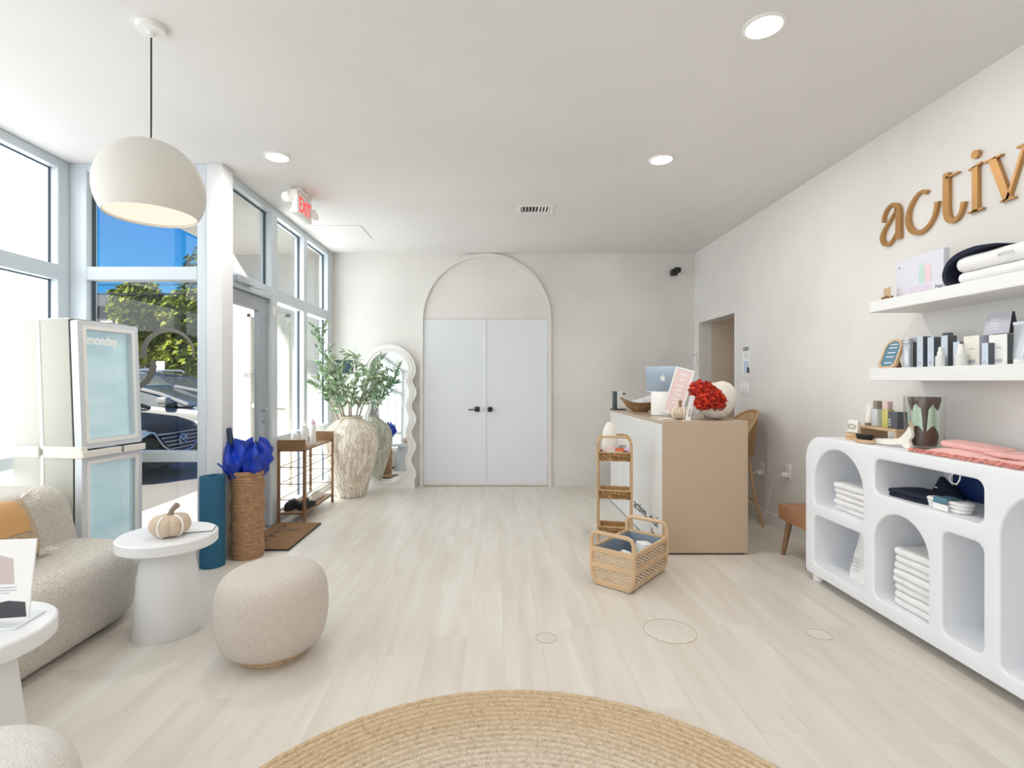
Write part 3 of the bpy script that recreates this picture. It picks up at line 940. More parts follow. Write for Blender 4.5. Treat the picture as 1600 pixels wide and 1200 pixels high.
# ================================================================== LEFT SIDE
# drink cooler: two stacked glass-door units
M['cool_reflect'] = mat('cooler_painted_reflection', S(226, 238, 242), .2, vscale=2.6, stretch=(.5, 1, 1.6), col2=S(164, 202, 214))  # pale and teal bands painted in as reflections on the door glass
M['cool_reflect'].node_tree.nodes['Principled BSDF'].inputs['Emission Color'].default_value = (.75, .92, 1, 1)
M['cool_reflect'].node_tree.nodes['Principled BSDF'].inputs['Emission Strength'].default_value = .2   # glow added to brighten the panel behind the glass
def cooler():
    ang = math.radians(10)
    # local: x along the door (towards the window), y into depth (away from door, to the left)
    t = thing('drink_cooler', 'two stacked cream and steel glass-door drink coolers in the corner', 'cooler', (-2.455, 3.05, 0), math.radians(80))
    Wd, Dp = .42, .50
    def unit(z0, z1, lean, nm):
        def sh(mb):
            for i, q in enumerate(mb.v):
                mb.v[i] = (q[0], q[1] + lean * (q[2] - z0) / (z1 - z0), q[2])
            return mb
        b = obj('body', sh(MB().rbox(0, Wd, .065, Dp, z0, z1, .006, 2)), 'fridge', t)
        obj('side_seam', sh(MB().box(-.003, .002, .27, .295, z0 + .01, z1 - .01)), 'cream', b)
        obj('top_cap', sh(MB().box(.01, Wd - .01, .07, Dp - .01, z1 - .001, z1 + .004)), 'chrome', b)
        obj('gasket', sh(MB().box(.005, Wd - .005, .05, .066, z0 + .012, z1 - .006)), 'rubber', b)
        d = obj('door', sh(MB().ring(rrect(Wd, z1 - z0 - .02, .012, 3, Wd / 2, (z0 + z1) / 2), rrect(Wd - .1, z1 - z0 - .13, .008, 3, Wd / 2, (z0 + z1) / 2), (0, 0, 0), X3, Z3, Y3, .05)), mat('cooler_door', S(222, 226, 230), .3, metal=.15), t)
        obj('door_edge', sh(MB().ring(rrect(Wd - .06, z1 - z0 - .08, .012, 3, Wd / 2, (z0 + z1) / 2), rrect(Wd - .1, z1 - z0 - .12, .008, 3, Wd / 2, (z0 + z1) / 2), (0, -.004, 0), X3, Z3, Y3, .006)), 'white_p', d)
        obj('glass', sh(MB().box(.05, Wd - .05, .012, .018, z0 + .065, z1 - .065)), 'glass', d)
        obj('inner_panel', sh(MB().box(.05, Wd - .05, .044, .05, z0 + .065, z1 - .065)), M['cool_reflect'], d)
        return d, sh
    d, sh = unit(.86, 1.655, .035, 'upper')
    # lettering reads away from the viewer side: from left (near) to right (far)
    tm = text_mb('monday.', .08, (.055, -.001, 1.505), X3, Z3, -Y3, .002, width=.215, bold=.0028)
    obj('lettering', sh(tm), 'vinylw', d)
    unit(.03, .835, 0, 'lower')
    for k, (a, b_) in enumerate(((.30, .52), (-.01, .27))):
        obj('joining_bracket', MB().rbox(-.012, .03, a, b_, .815, .885, .004, 1), 'cream', t)
    obj('joining_bracket', MB().rbox(-.012, .25, -.022, -.004, .818, .86, .004, 1), 'cream', t)
    obj('joining_bracket', MB().rbox(.27, Wd + .01, -.022, -.004, .818, .86, .004, 1), 'cream', t)
    for x in (.04, Wd - .04):
        for y in (.1, Dp - .05):
            obj('foot', MB().cyl((x, y, 0), .02, .031, 12), 'rubber', t)
cooler()

# sofa
t = thing('sofa', 'low cream knit sofa with rounded end along the frosted windows', 'sofa', (-2.45, 1.95, 0))
def plan(x0, x1, y0, y1, rs, n=8):
    """rounded plan with radii per corner (x1y1, x0y1, x0y0, x1y0)"""
    out = []
    for (cx, cy, a0), r in zip(((x1, y1, 0), (x0, y1, PI / 2), (x0, y0, PI), (x1, y0, 1.5 * PI)), rs):
        sx = -1 if cx == x1 else 1
        sy = -1 if cy == y1 else 1
        for k in range(n + 1):
            a = a0 + PI / 2 * k / n
            out.append((cx + sx * r + r * math.cos(a), cy + sy * r + r * math.sin(a)))
    return out
def dense(poly, step=.06):
    out = []
    n = len(poly)
    for i in range(n):
        a = Vector(poly[i]); b = Vector(poly[(i + 1) % n])
        k = max(1, int((b - a).length / step))
        for q in range(k): out.append(tuple(a.lerp(b, q / k)))
    return out
obj('seat', MB().puff(dense(plan(-.42, .51, -1.05, 1.05, (.34, .1, .1, .34))), .012, .39, .12, .09, 8), 'knit', t, 60)
obj('base_band', MB().puff(dense(plan(-.40, .37, -1.0, .96, (.28, .1, .1, .28))), .0, .03, .005), 'knit', t, 40)
bk = MB().puff(dense(plan(-.45, .07, -1.05, 1.06, (.10, .10, .10, .10))), .30, .69, .09, 0, 7)
for i, q in enumerate(bk.v):
    zt = (q[2] - .30) / .39
    bk.v[i] = (q[0] - .05 * zt, q[1] - .05 * zt * (1 if q[1] > .6 else 0), q[2])
obj('backrest', bk, 'knit', t, 60)
obj('seam', MB().tube([(.455, -.6, .075), (.456, .3, .075), (.455, .68, .075), (.40, .88, .075), (.26, .985, .075)], .005, 6), 'boucle', t)

# pillow
t = thing('throw_pillow', 'tan and woven beige throw pillow with white tassels on the sofa', 'pillow', (-2.28, 2.37, .395))
pw, ph = .21, .16
def pil(u, v, s):
    a, b = (u * 2 - 1), (v * 2 - 1)
    k = (1 - a ** 4) * (1 - b ** 4)
    return (s * .075 * k ** .6, a * pw * (1 - .06 * b * b), ph + b * ph * (1 - .06 * a * a))
pmb = MB().grid(lambda u, v: pil(u, v, 1), 16, 16).grid(lambda u, v: pil(u, v, -1), 16, 16)
Mp = Matrix.Rotation(math.radians(-18), 4, 'Y')
obj('cushion', pmb.tf(Mp), mat('pillow_weave', S(190, 168, 138), .9, var=.2, vscale=50, bump=.6, bscale=120), t, 60)
pmb = MB().grid(lambda u, v: tuple(Vector(pil(u * .8, .45 + v * .55, 1)) + Vector((.004, 0, 0))) if True else 0, 16, 10)
obj('leather_patch', pmb.tf(Mp), 'tan', t, 60)
for (yy, zz) in ((pw, .01), (pw, .31), (-pw, .01), (-pw, .31)):
    ts = MB()
    for k in range(9):
        a = R.uniform(-1, 1)
        ts.tube([(0, yy * .97, zz), (R.uniform(-.02, .03), yy * 1.1 + .02 * a, max(.012, zz + .03 * R.uniform(-1, 1))), (R.uniform(-.02, .05), yy * 1.2 + .03 * a, max(.012, zz + .04 * R.uniform(-1, 1)))], .005, 5)
    ts.tf(Mp)
    for i, q in enumerate(ts.v): ts.v[i] = (q[0], q[1], max(q[2], .003))
    obj('tassel', ts, 'yarn_w', t)

# side tables
def side_table(label, loc):
    t = thing('side_table', label, 'side table', loc, group='round white pedestal side tables')
    obj('table_top', MB().lathe([(0, .437), (.222, .437), (.228, .443), (.228, .488), (.222, .494), (0, .494)], 72), 'lacquer', t)
    obj('pedestal', MB().lathe([(.160, 0), (.162, .004), (.118, .437)], 64), 'lacquer', t)
    return t
side_table('round white pedestal side table holding the knitted pumpkin', (-1.68, 2.64, 0))
side_table('round white pedestal side table holding the acrylic sign at far left', (-1.665, 1.605, 0))

def pumpkin(name, label, loc, r, h, lobes=10, m1='yarn', m2='yarn_w', stripes=5, stem_m='stem', a0=.3):
    t = thing(name, label, 'pumpkin', loc, a0)
    pr = []
    for k in range(13):
        a = PI * k / 12
        pr.append((r * math.sin(a) ** .8 * 1.0 + .0001, h / 2 - h / 2 * math.cos(a) - (.12 * h * (max(0, math.cos(PI - a)) ** 4) if k > 6 else -.06 * h * max(0, math.cos(a)) ** 4)))
    z0 = min(p[1] for p in pr)
    pr = [(p[0], p[1] - z0) for p in pr]
    f = lambda a, z: 1 - .10 * abs(math.cos(a * lobes / 2)) ** 6
    obj('body', MB().lathe(pr, 100, fn=f, caps=False), m1, t, 80)
    for k in range(lobes):
        if k % (lobes // stripes + (1 if lobes % stripes else 0)) == 0:
            a = 2 * PI * k / lobes
            pts = [((p[0] * .915 + .003) * math.cos(a), (p[0] * .915 + .003) * math.sin(a), max(.006, p[1])) for p in pr[1:-1]]
            obj('cord', MB().tube(pts, r * .07, 6), m2, t)
    obj('stem', MB().tube([(0, 0, h * .78), (.0, .01, h * 1.0), (.03 * r / .09, .015, h * 1.2)], [r * .16, r * .13, r * .17], 8), stem_m, t)
    return t
pumpkin('knitted_pumpkin', 'beige knitted pumpkin with white cords on the round side table', (-1.645, 2.60, .495), .094, .128, a0=-.38)
t = thing('card', 'white card with dark edge lying behind the knitted pumpkin', 'card', (-1.555, 2.70, .494), .35)
obj('sheet', MB().rbox(-.07, .07, -.05, .05, 0, .004, .001, 1), 'paper', t)
obj('edge', MB().box(-.07, .07, -.052, -.05, 0, .004).box(.07, .072, -.05, .05, 0, .004), 'grey_d', t)

# acrylic sign on the nearer table
t = thing('acrylic_sign', 'acrylic stand with a printed product sheet on the far left table', 'sign', (-1.635, 1.66, .494), .12)
Ml = Matrix.Rotation(math.radians(-8), 4, 'X')
obj('foot', MB().rbox(-.11, .12, -.06, .07, 0, .006, .002, 1), mat('acrylic', S(235, 240, 242), .1), t)
s0 = obj('sheet', MB().rbox(-.11, .115, -.003, .003, .005, .262, .001, 1).tf(Ml), 'paper', t)
def flat(mb): return mb.tf(Ml)
obj('printed_photo', flat(MB().prism([(-.10, .12), (.062, .12), (.05, .20), (.0, .215), (-.10, .20)], (0, -.003, 0), X3, Z3, -Y3, .0008)), mat('print_mauve', S(206, 192, 190), .7), s0)
obj('printed_pink', flat(MB().prism([(-.10, .02), (.0, .02), (.0, .055), (-.012, .09), (-.10, .10)], (0, -.003, 0), X3, Z3, -Y3, .0008)), mat('print_pink', S(222, 130, 150), .7), s0)
obj('printed_block', flat(MB().prism([(-.11, .012), (.108, .016), (.10, .062), (.05, .068), (.005, .06), (.0, .02), (-.11, .02)], (0, -.0036, 0), X3, Z3, -Y3, .0008)), mat('print_black', S(66, 68, 74), .6), s0)
ln = MB()
for k, (a, b_) in enumerate(((-.1, .07), (-.1, .07), (-.1, .05))):
    ln.box(a, b_, -.0042, -.003, .108 - k * .009, .111 - k * .009)
obj('printed_lines', flat(ln), 'grey_l', s0)

# poufs
pf_prof = [(0, .046), (.15, .044), (.20, .05), (.228, .08), (.243, .13), (.25, .19), (.25, .25), (.243, .31), (.222, .36), (.178, .392), (.10, .404), (0, .406)]
def smoothprof(pr, n=5):
    out = []
    for i in range(len(pr) - 1):
        p0 = pr[max(i - 1, 0)]; p1 = pr[i]; p2 = pr[i + 1]; p3 = pr[min(i + 2, len(pr) - 1)]
        for k in range(n):
            t_ = k / n
            out.append(tuple(max(0, .5 * ((2 * p1[d]) + (-p0[d] + p2[d]) * t_ + (2 * p0[d] - 5 * p1[d] + 4 * p2[d] - p3[d]) * t_ ** 2 + (-p0[d] + 3 * p1[d] - 3 * p2[d] + p3[d]) * t_ ** 3)) for d in (0, 1)))
    out.append(pr[-1])
    return out
for lb, loc, m in (('round beige boucle pouf on a pale wood base beside the pumpkin table', (-1.045, 2.42, 0), 'boucle'),
                   ('white boucle pouf at the bottom left corner', (-1.23, 1.14, 0), 'boucle_w')):
    t = thing('pouf', lb, 'pouf', loc)
    obj('cushion', MB().lathe(smoothprof(pf_prof), 64, caps=False), m, t, 70)
    obj('base', MB().lathe([(.145, 0), (.15, .004), (.15, .046), (.14, .048)], 48), 'oak', t)

# yoga mat roll, umbrella basket, umbrellas
t = thing('yoga_mat', 'teal rolled yoga mat standing beside the wicker basket', 'yoga mat', (-1.955, 3.545, 0))
sp = []
for k in range(90):
    a = k * .21
    r_ = .030 + .0028 * a
    sp.append((r_ * math.cos(a + 2.2), r_ * math.sin(a + 2.2)))
rm_ = sp[-1]
mbm = MB().ribbon(sp, [.0125] * 90, (0, 0, .002), X3, Y3, Z3, .62)
obj('roll', mbm, 'teal', t, 40)

t = thing('umbrella_basket', 'tall brown wicker basket holding blue umbrellas by the column', 'basket', (-1.80, 3.74, 0))
pr = []
rows = 34
for k in range(rows):
    z = .012 + k * .59 / rows
    rb = .112 + .004 * math.sin(k * .7)
    pr += [(rb - .004, z), (rb, z + .25 * .59 / rows), (rb, z + .75 * .59 / rows)]
pr += [(.116, .604), (.119, .612), (.116, .62), (.106, .62), (.103, .61), (.101, .05), (0, .05)]
obj('woven_wall', MB().lathe([(0, 0), (.108, 0)] + pr, 64, caps=False, fn=lambda a, z: 1 + .012 * math.sin(a * 40) * math.sin(z * 180)), 'wicker', t, 60)
obj('rim', MB().tube([(.110 * math.cos(2 * PI * k / 40), .110 * math.sin(2 * PI * k / 40), .622) for k in range(40)], .008, 8, closed=True), 'wicker', t)
ub = t
def umbrella(label, base, top, hlen, seed, sz=1.0):
    r = random.Random(seed)
    base = Vector(base); top = Vector(top)
    d = (top - base)
    L = d.length
    t = thing('umbrella', label, 'umbrella', base, group='blue umbrellas in the wicker basket')
    q = d.to_track_quat('Z', 'Y').to_matrix().to_4x4()
    n = 72
    prof = [(.012, .0), (.03, .12), (.045, .30), (.055, .46), (.062, .545), (.085 * sz, .58), (.10 * sz, .61), (.110 * sz, .635), (.112 * sz, .655), (.112 * sz, .675), (.108 * sz, .695), (.098 * sz, .715), (.085 * sz, .735), (.07 * sz, .75), (.05 * sz, .765), (.022, .78)]
    ph = [r.uniform(0, 6) for _ in range(3)]
    mb = MB()
    vs = []
    for rr, z in prof:
        for k in range(n):
            a = 2 * PI * k / n
            lobe = 1 + .20 * math.cos(6 * a + ph[0] + z * 9) + .13 * math.sin(3 * a + ph[1] - z * 7)
            dz = (.022 * math.cos(6 * a + ph[0] + z * 9) + .02 * math.sin(2 * a + ph[2])) * (1 if z > .6 else 0) * sz
            cr = 1 + (.28 * mnoise.noise(Vector((math.cos(a) * 3.2 + seed, math.sin(a) * 3.2, z * 16))) if z > .5 else 0)
            vs.append((rr * lobe * cr * math.cos(a), rr * lobe * cr * math.sin(a), z + dz))
    fs = [(i * n + k, i * n + (k + 1) % n, (i + 1) * n + (k + 1) % n, (i + 1) * n + k) for i in range(len(prof) - 1) for k in range(n)]
    mb.add(vs, fs)
    obj('canopy', mb.tf(q), 'blue', t, 60)
    rb = MB()
    for k in range(6):
        a = 2 * PI * k / 6 - ph[0] / 6
        rb.tube([(.085 * math.cos(a), .085 * math.sin(a), .70), (.10 * math.cos(a), .10 * math.sin(a), .78 + r.uniform(-.02, .03))], [.014, .003], 5)
    obj('rib_tips', rb.tf(q), 'blue', t)
    obj('shaft', MB().tube([(0, 0, 0), (0, 0, .78)], .005, 6).tf(q), 'bluedark', t)
    if hlen > 0:
        obj('handle', MB().tube([(0, 0, .76), (0, 0, .78), (0, 0, .78 + hlen - .01), (0, 0, .78 + hlen)], [.012, .018, .019, .015], 10).tf(q), 'bluedark', t)
umbrella('blue folded umbrella with dark handle sticking up from the wicker basket', (-1.80 + .045, 3.74, .055), (-1.80 - .10, 3.72, .8), .12, 1, 1.0)
umbrella('blue folded umbrella at the right of the wicker basket', (-1.80 - .03, 3.765, .055), (-1.80 + .055, 3.74, .8), 0, 4, 1.05)

# doormat
t = thing('doormat', 'brown coir doormat with black script in front of the entrance door', 'doormat', (-1.745, 4.215, 0))
obj('pile', MB().rbox(-.195, .195, -.36, .36, .002, .016, .004, 2), 'doormat', t)
obj('edge', MB().ring(rrect(.40, .73, .01), rrect(.386, .716, .008), (0, 0, 0), X3, Y3, Z3, .013), 'ink', t)
sc_ = MB()
script = [[(-.11, -.26), (-.06, -.20), (-.11, -.19), (-.05, -.15), (-.10, -.13), (-.09, -.07), (-.04, -.05), (-.09, -.02), (-.10, .03), (-.05, .06), (-.10, .08), (-.02, .11), (.07, .11), (.09, .14), (.03, .15), (-.07, .15), (-.10, .19), (-.05, .22), (-.10, .25), (-.06, .29)]]
for s_ in script:
    P = []
    for i in range(len(s_) - 1):
        p0 = Vector(s_[max(i - 1, 0)]); p1 = Vector(s_[i]); p2 = Vector(s_[i + 1]); p3 = Vector(s_[min(i + 2, len(s_) - 1)])
        for k in range(5):
            u = k / 5
            P.append(tuple(.5 * (2 * p1 + (p2 - p0) * u + (2 * p0 - 5 * p1 + 4 * p2 - p3) * u * u + (3 * p1 - p0 - 3 * p2 + p3) * u ** 3)))
    sc_.ribbon(P, [.011] * len(P), (0, 0, .0155), X3, Y3, Z3, .0012)
obj('lettering', sc_, 'ink', t)

# shoe rack
t = thing('shoe_rack', 'brown wooden shoe rack with wire shelves under the side light', 'shoe rack', (-1.82, 5.0, 0))
hx, hy = .115, .40
for sx in (-1, 1):
    for sy in (-1, 1):
        obj('leg', MB().rbox(sx * hx - .012, sx * hx + .012, sy * hy - .012, sy * hy + .012, 0, .66, .003, 1), 'walnut', t)
for sy in (-1, 1):
    obj('end_panel', MB().rbox(-hx - .012, hx + .012, sy * hy - .012, sy * hy + .012, .645, .75, .003, 1), 'walnut', t)
obj('top_board', MB().rbox(-hx, hx, -hy + .012, hy - .012, .645, .66, .002, 1), 'walnut', t)
obj('back_rail', MB().rbox(-hx - .01, -hx + .004, -hy + .012, hy - .012, .66, .70, .002, 1), 'walnut', t)
for z in (.50, .35, .21):
    sh = obj('wire_shelf', MB().tube([(hx, -hy, z), (hx, hy, z)], .004, 6).tube([(-hx, -hy, z), (-hx, hy, z)], .004, 6).tube([(-hx, -hy, z), (hx, -hy, z)], .004, 6).tube([(-hx, hy, z), (hx, hy, z)], .004, 6), 'walnut', t)
    obj('rod', MB().tube([(-.03, -hy, z), (-.03, hy, z)], .003, 6), 'chrome', sh)
    obj('rod', MB().tube([(.04, -hy, z), (.04, hy, z)], .003, 6), 'chrome', sh)
obj('bottom_board', MB().rbox(-hx - .005, hx + .005, -hy, hy, .075, .095, .002, 1), 'walnut', t)
def shoe(label, loc, rz, m, sole):
    t = thing('shoe', label, 'shoe', loc, rz, group='shoes on the rack')
    secs = []
    for x, hw, h in ((-.13, .022, .055), (-.115, .034, .075), (-.07, .036, .085), (-.02, .036, .085), (.03, .04, .06), (.08, .044, .045), (.12, .034, .035), (.135, .015, .025)):
        secs.append([(x, hw * math.cos(PI * k / 8), .018 + (h - .018) * math.sin(PI * k / 8) ** .7) for k in range(9)])
    obj('upper', loft(MB(), secs), m, t, 60)
    obj('sole', MB().puff(dense([(.135, .018), (.10, .042), (.04, .042), (-.05, .034), (-.12, .032), (-.135, 0), (-.12, -.032), (-.05, -.034), (.04, -.042), (.10, -.042), (.135, -.018)][::-1], .03)[::-1], 0, .02, .005), sole, t)
    lc = MB()
    for k in range(4): lc.tube([(.0 + k * .018, -.025, .078 - k * .006), (.0 + k * .018, 0, .09 - k * .008), (.0 + k * .018, .025, .078 - k * .006)], .003, 5)
    obj('laces', lc, sole, t)
shoe('black sneaker at the near end of the shoe rack', (-1.87, 4.78, .096), 1.45, 'rubber', 'ink')
shoe('black sneaker beside its twin on the shoe rack', (-1.755, 4.80, .096), 1.45, 'rubber', 'ink')
shoe('cream sneaker at the far end of the shoe rack', (-1.80, 5.18, .096), 1.5, 'cream', 'white_p')
def tumbler(label, loc, r, h, m, lid, straw=False):
    t = thing('tumbler', label, 'bottle', loc, group='bottles on the shoe rack')
    obj('body', MB().lathe([(0, 0), (r * .85, 0), (r, .01), (r, h * .8), (r * .92, h * .86)], 24), m, t)
    obj('lid', MB().lathe([(r * .8, h * .86), (r * .85, h * .88), (r * .8, h * .97), (r * .5, h)], 24), lid, t)
    obj('carry_loop', MB().tube([(0, r * .6 * math.cos(PI * k / 8), h * .97 + r * .8 * math.sin(PI * k / 8)) for k in range(9)], .005, 6), lid, t)
M['lilac'] = mat('lilac_plastic', S(226, 200, 222), .4)
tumbler('white tumbler with white lid on the shoe rack', (-1.80, 4.86, .66), .035, .20, 'white_p', 'white_p')
tumbler('slim white bottle with lilac lid on the shoe rack', (-1.76, 4.97, .66), .03, .23, 'white_p', 'lilac')
tumbler('pale cup with blue label at the window side of the shoe rack', (-1.88, 4.83, .66), .035, .13, 'cream', 'white_p')

# vase with olive branches
VC = (-1.60, 5.72)
t = thing('floor_vase', 'large cream stone-chip floor vase holding olive branches', 'vase', (VC[0], VC[1], 0))
vp = [(0, 0), (.15, 0), (.158, .02), (.185, .12), (.225, .26), (.265, .40), (.29, .54), (.293, .62), (.272, .71), (.225, .78), (.16, .825), (.122, .845), (.118, .86), (.13, .875), (.128, .888), (.112, .885), (.105, .85), (.10, .70), (0, .70)]
obj('body', MB().lathe(vp, 56, caps=False), 'grout', t, 60)
seg = [(vp[i], vp[i + 1]) for i in range(2, 13)]
def prof_at(z):
    for (r0, z0), (r1, z1) in seg:
        if z0 <= z <= z1: return r0 + (r1 - r0) * (z - z0) / (z1 - z0), (r1 - r0) / (z1 - z0)
    return .12, 0
ch = MB()
z = .005
for band in range(15):
    hh = .078
    zc = .035 + band * .057
    rr, sl = prof_at(zc)
    a = R.uniform(0, 1)
    end = a + 2 * PI
    while a < end:
        wd = R.uniform(.010, .026)
        da = wd / rr
        h1 = hh * R.uniform(.6, 1.2)
        zz = zc + R.uniform(-.03, .03)
        th = R.uniform(.002, .012)
        pts = []
        for s_, k in ((-1, -1), (1, -1), (1, 1), (-1, 1)):
            z_ = min(max(zz + k * h1 / 2 + R.uniform(-.006, .006), .004), .86)
            r2, _ = prof_at(max(z_, .021))
            aa = a + da / 2 + s_ * da * .46
            pts.append((aa, r2, z_))
        vsn = [((r2 - .003) * math.cos(aa), (r2 - .003) * math.sin(aa), z_) for aa, r2, z_ in pts] + [((r2 + th) * math.cos(aa), (r2 + th) * math.sin(aa), z_) for aa, r2, z_ in pts]
        ch.add(vsn, [(4, 5, 6, 7), (0, 1, 5, 4), (1, 2, 6, 5), (2, 3, 7, 6), (3, 0, 4, 7)])
        a += da
o = obj('stone_chips', ch, 'stone', t, 0)
o['kind'] = 'stuff'
t = thing('olive_branches', 'leafy olive branches standing in the stone vase', 'plant', (VC[0], VC[1], .72))
def olive(path, seed, dens=46):
    r = random.Random(seed)
    P = [Vector(p) for p in path]
    def at(u):
        k = u * (len(P) - 1); i = min(int(k), len(P) - 2)
        return P[i].lerp(P[i + 1], k - i), (P[i + 1] - P[i]).normalized()
    mb = MB().tube(path, [.009 * (1 - .7 * i / (len(path) - 1)) for i in range(len(path))], 6)
    lf = MB()
    def leaf(p, d, L):
        d = d.normalized()
        n_ = d.orthogonal().normalized()
        n_.rotate(Matrix.Rotation(r.uniform(0, 6.28), 3, d))
        s_ = d.cross(n_)
        wv = L * .18
        lf.add([p, p + d * L * .4 + s_ * wv + n_ * L * .05, p + d * L, p + d * L * .4 - s_ * wv + n_ * L * .05, p + d * L * .45 - n_ * .002], [(0, 1, 4), (1, 2, 4), (2, 3, 4), (3, 0, 4)])
    for k in range(13):
        u = .28 + .70 * k / 12
        p, d = at(u)
        sd = Vector((r.gauss(0, 1), r.gauss(0, 1), r.uniform(-.2, 1))).normalized()
        q = p + (d * .6 + sd).normalized() * r.uniform(.07, .2)
        mb.tube([p, q], [.003, .0015], 4)
        for j in range(8):
            w_ = p.lerp(q, (j + 1) / 8)
            leaf(w_, (q - p).normalized() + Vector((r.gauss(0, .7), r.gauss(0, .7), r.gauss(0, .5))), r.uniform(.06, .10))
    for k in range(dens // 2):
        p, d = at(.35 + .65 * r.random())
        leaf(p, d + Vector((r.gauss(0, .8), r.gauss(0, .8), r.gauss(0, .6))), r.uniform(.06, .10))
    b = obj('branch', mb, 'branch', t)
    o = obj('leaves', lf, 'leaf', b, 0)
    o['kind'] = 'stuff'
olive([(-.02, -.03, 0), (-.08, -.1, .3), (-.16, -.2, .62), (-.24, -.25, .92), (-.27, -.28, 1.12)], 1)
olive([(-.04, 0, 0), (-.12, -.08, .3), (-.22, -.12, .55), (-.27, -.16, .78)], 2)
olive([(.0, .02, 0), (.0, .0, .3), (.04, .05, .6), (.06, .06, .82)], 3)
olive([(.03, 0, 0), (.10, -.04, .3), (.22, -.08, .56), (.34, -.1, .72)], 4)
olive([(.03, .03, 0), (.12, .05, .28), (.24, .1, .50), (.30, .1, .62)], 5)
olive([(-.05, -.04, 0), (-.15, -.12, .25), (-.24, -.18, .42), (-.27, -.24, .5)], 6)
olive([(.0, -.05, 0), (.02, -.14, .3), (-.03, -.2, .5), (-.08, -.22, .72)], 8)

# wavy floor mirror
t = thing('floor_mirror', 'tall white wavy-framed floor mirror leaning on the back wall', 'mirror', (-1.265, 6.085, 0))
H_ = 1.72
def outline(off, z0, bottom_round, amp):
    hw0 = .325 - off
    zs = H_ - off - hw0            # spring of the arched top
    pts = []
    N = 60
    for k in range(N + 1):
        z = z0 + (zs - z0) * k / N
        wv = amp * math.cos(2 * PI * (z - .18) / .32)
        fade = min(1, max(0, (zs - z) / .12)) * min(1, max(0, (z - z0) / .12))
        wdt = hw0 - amp * .6 + wv * fade + amp * .6 * (1 - fade)
        if bottom_round:
            q = max(0, min(1, (z - z0) / hw0))
            wdt = min(wdt, hw0 * math.sqrt(max(0, 1 - (1 - q) ** 2)) + .002)
        else:
            q = max(0, min(1, (z - z0) / .05))
            wdt = wdt - .03 * (1 - math.sqrt(max(0, 1 - (1 - q) ** 2)))
            wdt += .02 * max(0, 1 - (z - z0) / .18)
        pts.append((wdt, z))
    top = [(hw0 * math.cos(PI * k / 32), zs + hw0 * math.sin(PI * k / 32)) for k in range(1, 32)]
    left = [(-x, z) for x, z in reversed(pts)]
    return pts + top + left
lean = Matrix.Rotation(math.radians(-3.2), 4, 'X')
def ln_(mb): return mb.tf(lean)
oo = outline(0, .0, False, .028); ii = outline(.085, .065, True, .020); mm = outline(.038, .035, True, .026); m2 = outline(.052, .045, True, .024)
obj('frame', ln_(MB().ring(oo, ii, (0, .02, 0), X3, Z3, -Y3, .035)), 'white_p', t, 40)
obj('ridge', ln_(MB().ring(mm, m2, (0, -.015, 0), X3, Z3, -Y3, .012)), 'white_p', t, 40)
obj('ridge', ln_(MB().ring(outline(.072, .055, True, .022), ii, (0, -.015, 0), X3, Z3, -Y3, .008)), 'white_p', t, 40)
obj('glass', ln_(MB().prism(ii, (0, .01, 0), X3, Z3, -Y3, .008)), 'mirror', t, 0)
obj('lettering', ln_(text_mb('MOVE GOOD', .055, (0, .0015, 1.02), X3, Z3, -Y3, .0008, 'CENTER', width=.40)), 'vinylw', t)
obj('lettering', ln_(text_mb('DAYS WELL', .055, (0, .0015, .95), X3, Z3, -Y3, .0008, 'CENTER', width=.36)), 'vinylw', t)
for i_o in t.children:
    pass

t = thing('wall_display', 'small dark screen on the back wall behind the olive branches', 'screen', (-1.83, YB, 1.45))
obj('casing', MB().rbox(-.11, .11, -.02, -.001, -.08, .08, .004, 1), 'ink', t)
obj('screen', MB().box(-.10, .10, -.0215, -.02, -.07, .07), 'darkscreen', t)

# jute rug
def jute():
    m = mat('jute', S(214, 182, 140), .95, bump=.9, bscale=170)
    n = m.node_tree
    b = n.nodes['Principled BSDF']
    tcn = n.nodes.new('ShaderNodeTexCoord')
    ln = n.nodes.new('ShaderNodeVectorMath'); ln.operation = 'LENGTH'
    n.links.new(tcn.outputs['Object'], ln.inputs[0])
    nz = n.nodes.new('ShaderNodeTexNoise'); nz.inputs['Scale'].default_value = 60; nz.inputs['Detail'].default_value = 5
    n.links.new(tcn.outputs['Object'], nz.inputs['Vector'])
    r1 = n.nodes.new('ShaderNodeValToRGB')
    r1.color_ramp.elements[0].position = .72; r1.color_ramp.elements[0].color = S(234, 219, 198)
    r1.color_ramp.elements[1].position = .93; r1.color_ramp.elements[1].color = S(228, 202, 167)
    n.links.new(ln.outputs['Value'], r1.inputs[0])
    r2 = n.nodes.new('ShaderNodeValToRGB')
    r2.color_ramp.elements[0].position = .28; r2.color_ramp.elements[0].color = (.72, .68, .63, 1)
    r2.color_ramp.elements[1].position = .55; r2.color_ramp.elements[1].color = (1.0, 1.0, 1.0, 1)
    n.links.new(nz.outputs[0], r2.inputs[0])
    mx = n.nodes.new('ShaderNodeMix'); mx.data_type = 'RGBA'; mx.blend_type = 'MULTIPLY'
    mx.inputs[0].default_value = .8
    n.links.new(r1.outputs[0], mx.inputs[6]); n.links.new(r2.outputs[0], mx.inputs[7])
    n.links.new(mx.outputs[2], b.inputs['Base Color'])
    return m
M['jute'] = jute()
t = thing('jute_rug', 'large round braided jute rug in the foreground', 'rug', (.08, 1.03, 0))
RR = 1.08; pitch = .027
rb = MB()
nr = int(RR / pitch)
n = 220
br = []
for k in range(nr):
    r1 = RR - k * pitch
    if r1 - pitch < .02: break
    for rr, zz in ((r1 - .001, .001), (r1 - .004, .0085), (r1 - pitch / 2, .0125), (r1 - pitch + .004, .0085), (r1 - pitch + .001, .002)):
        br.append((rr, zz))
vs = []
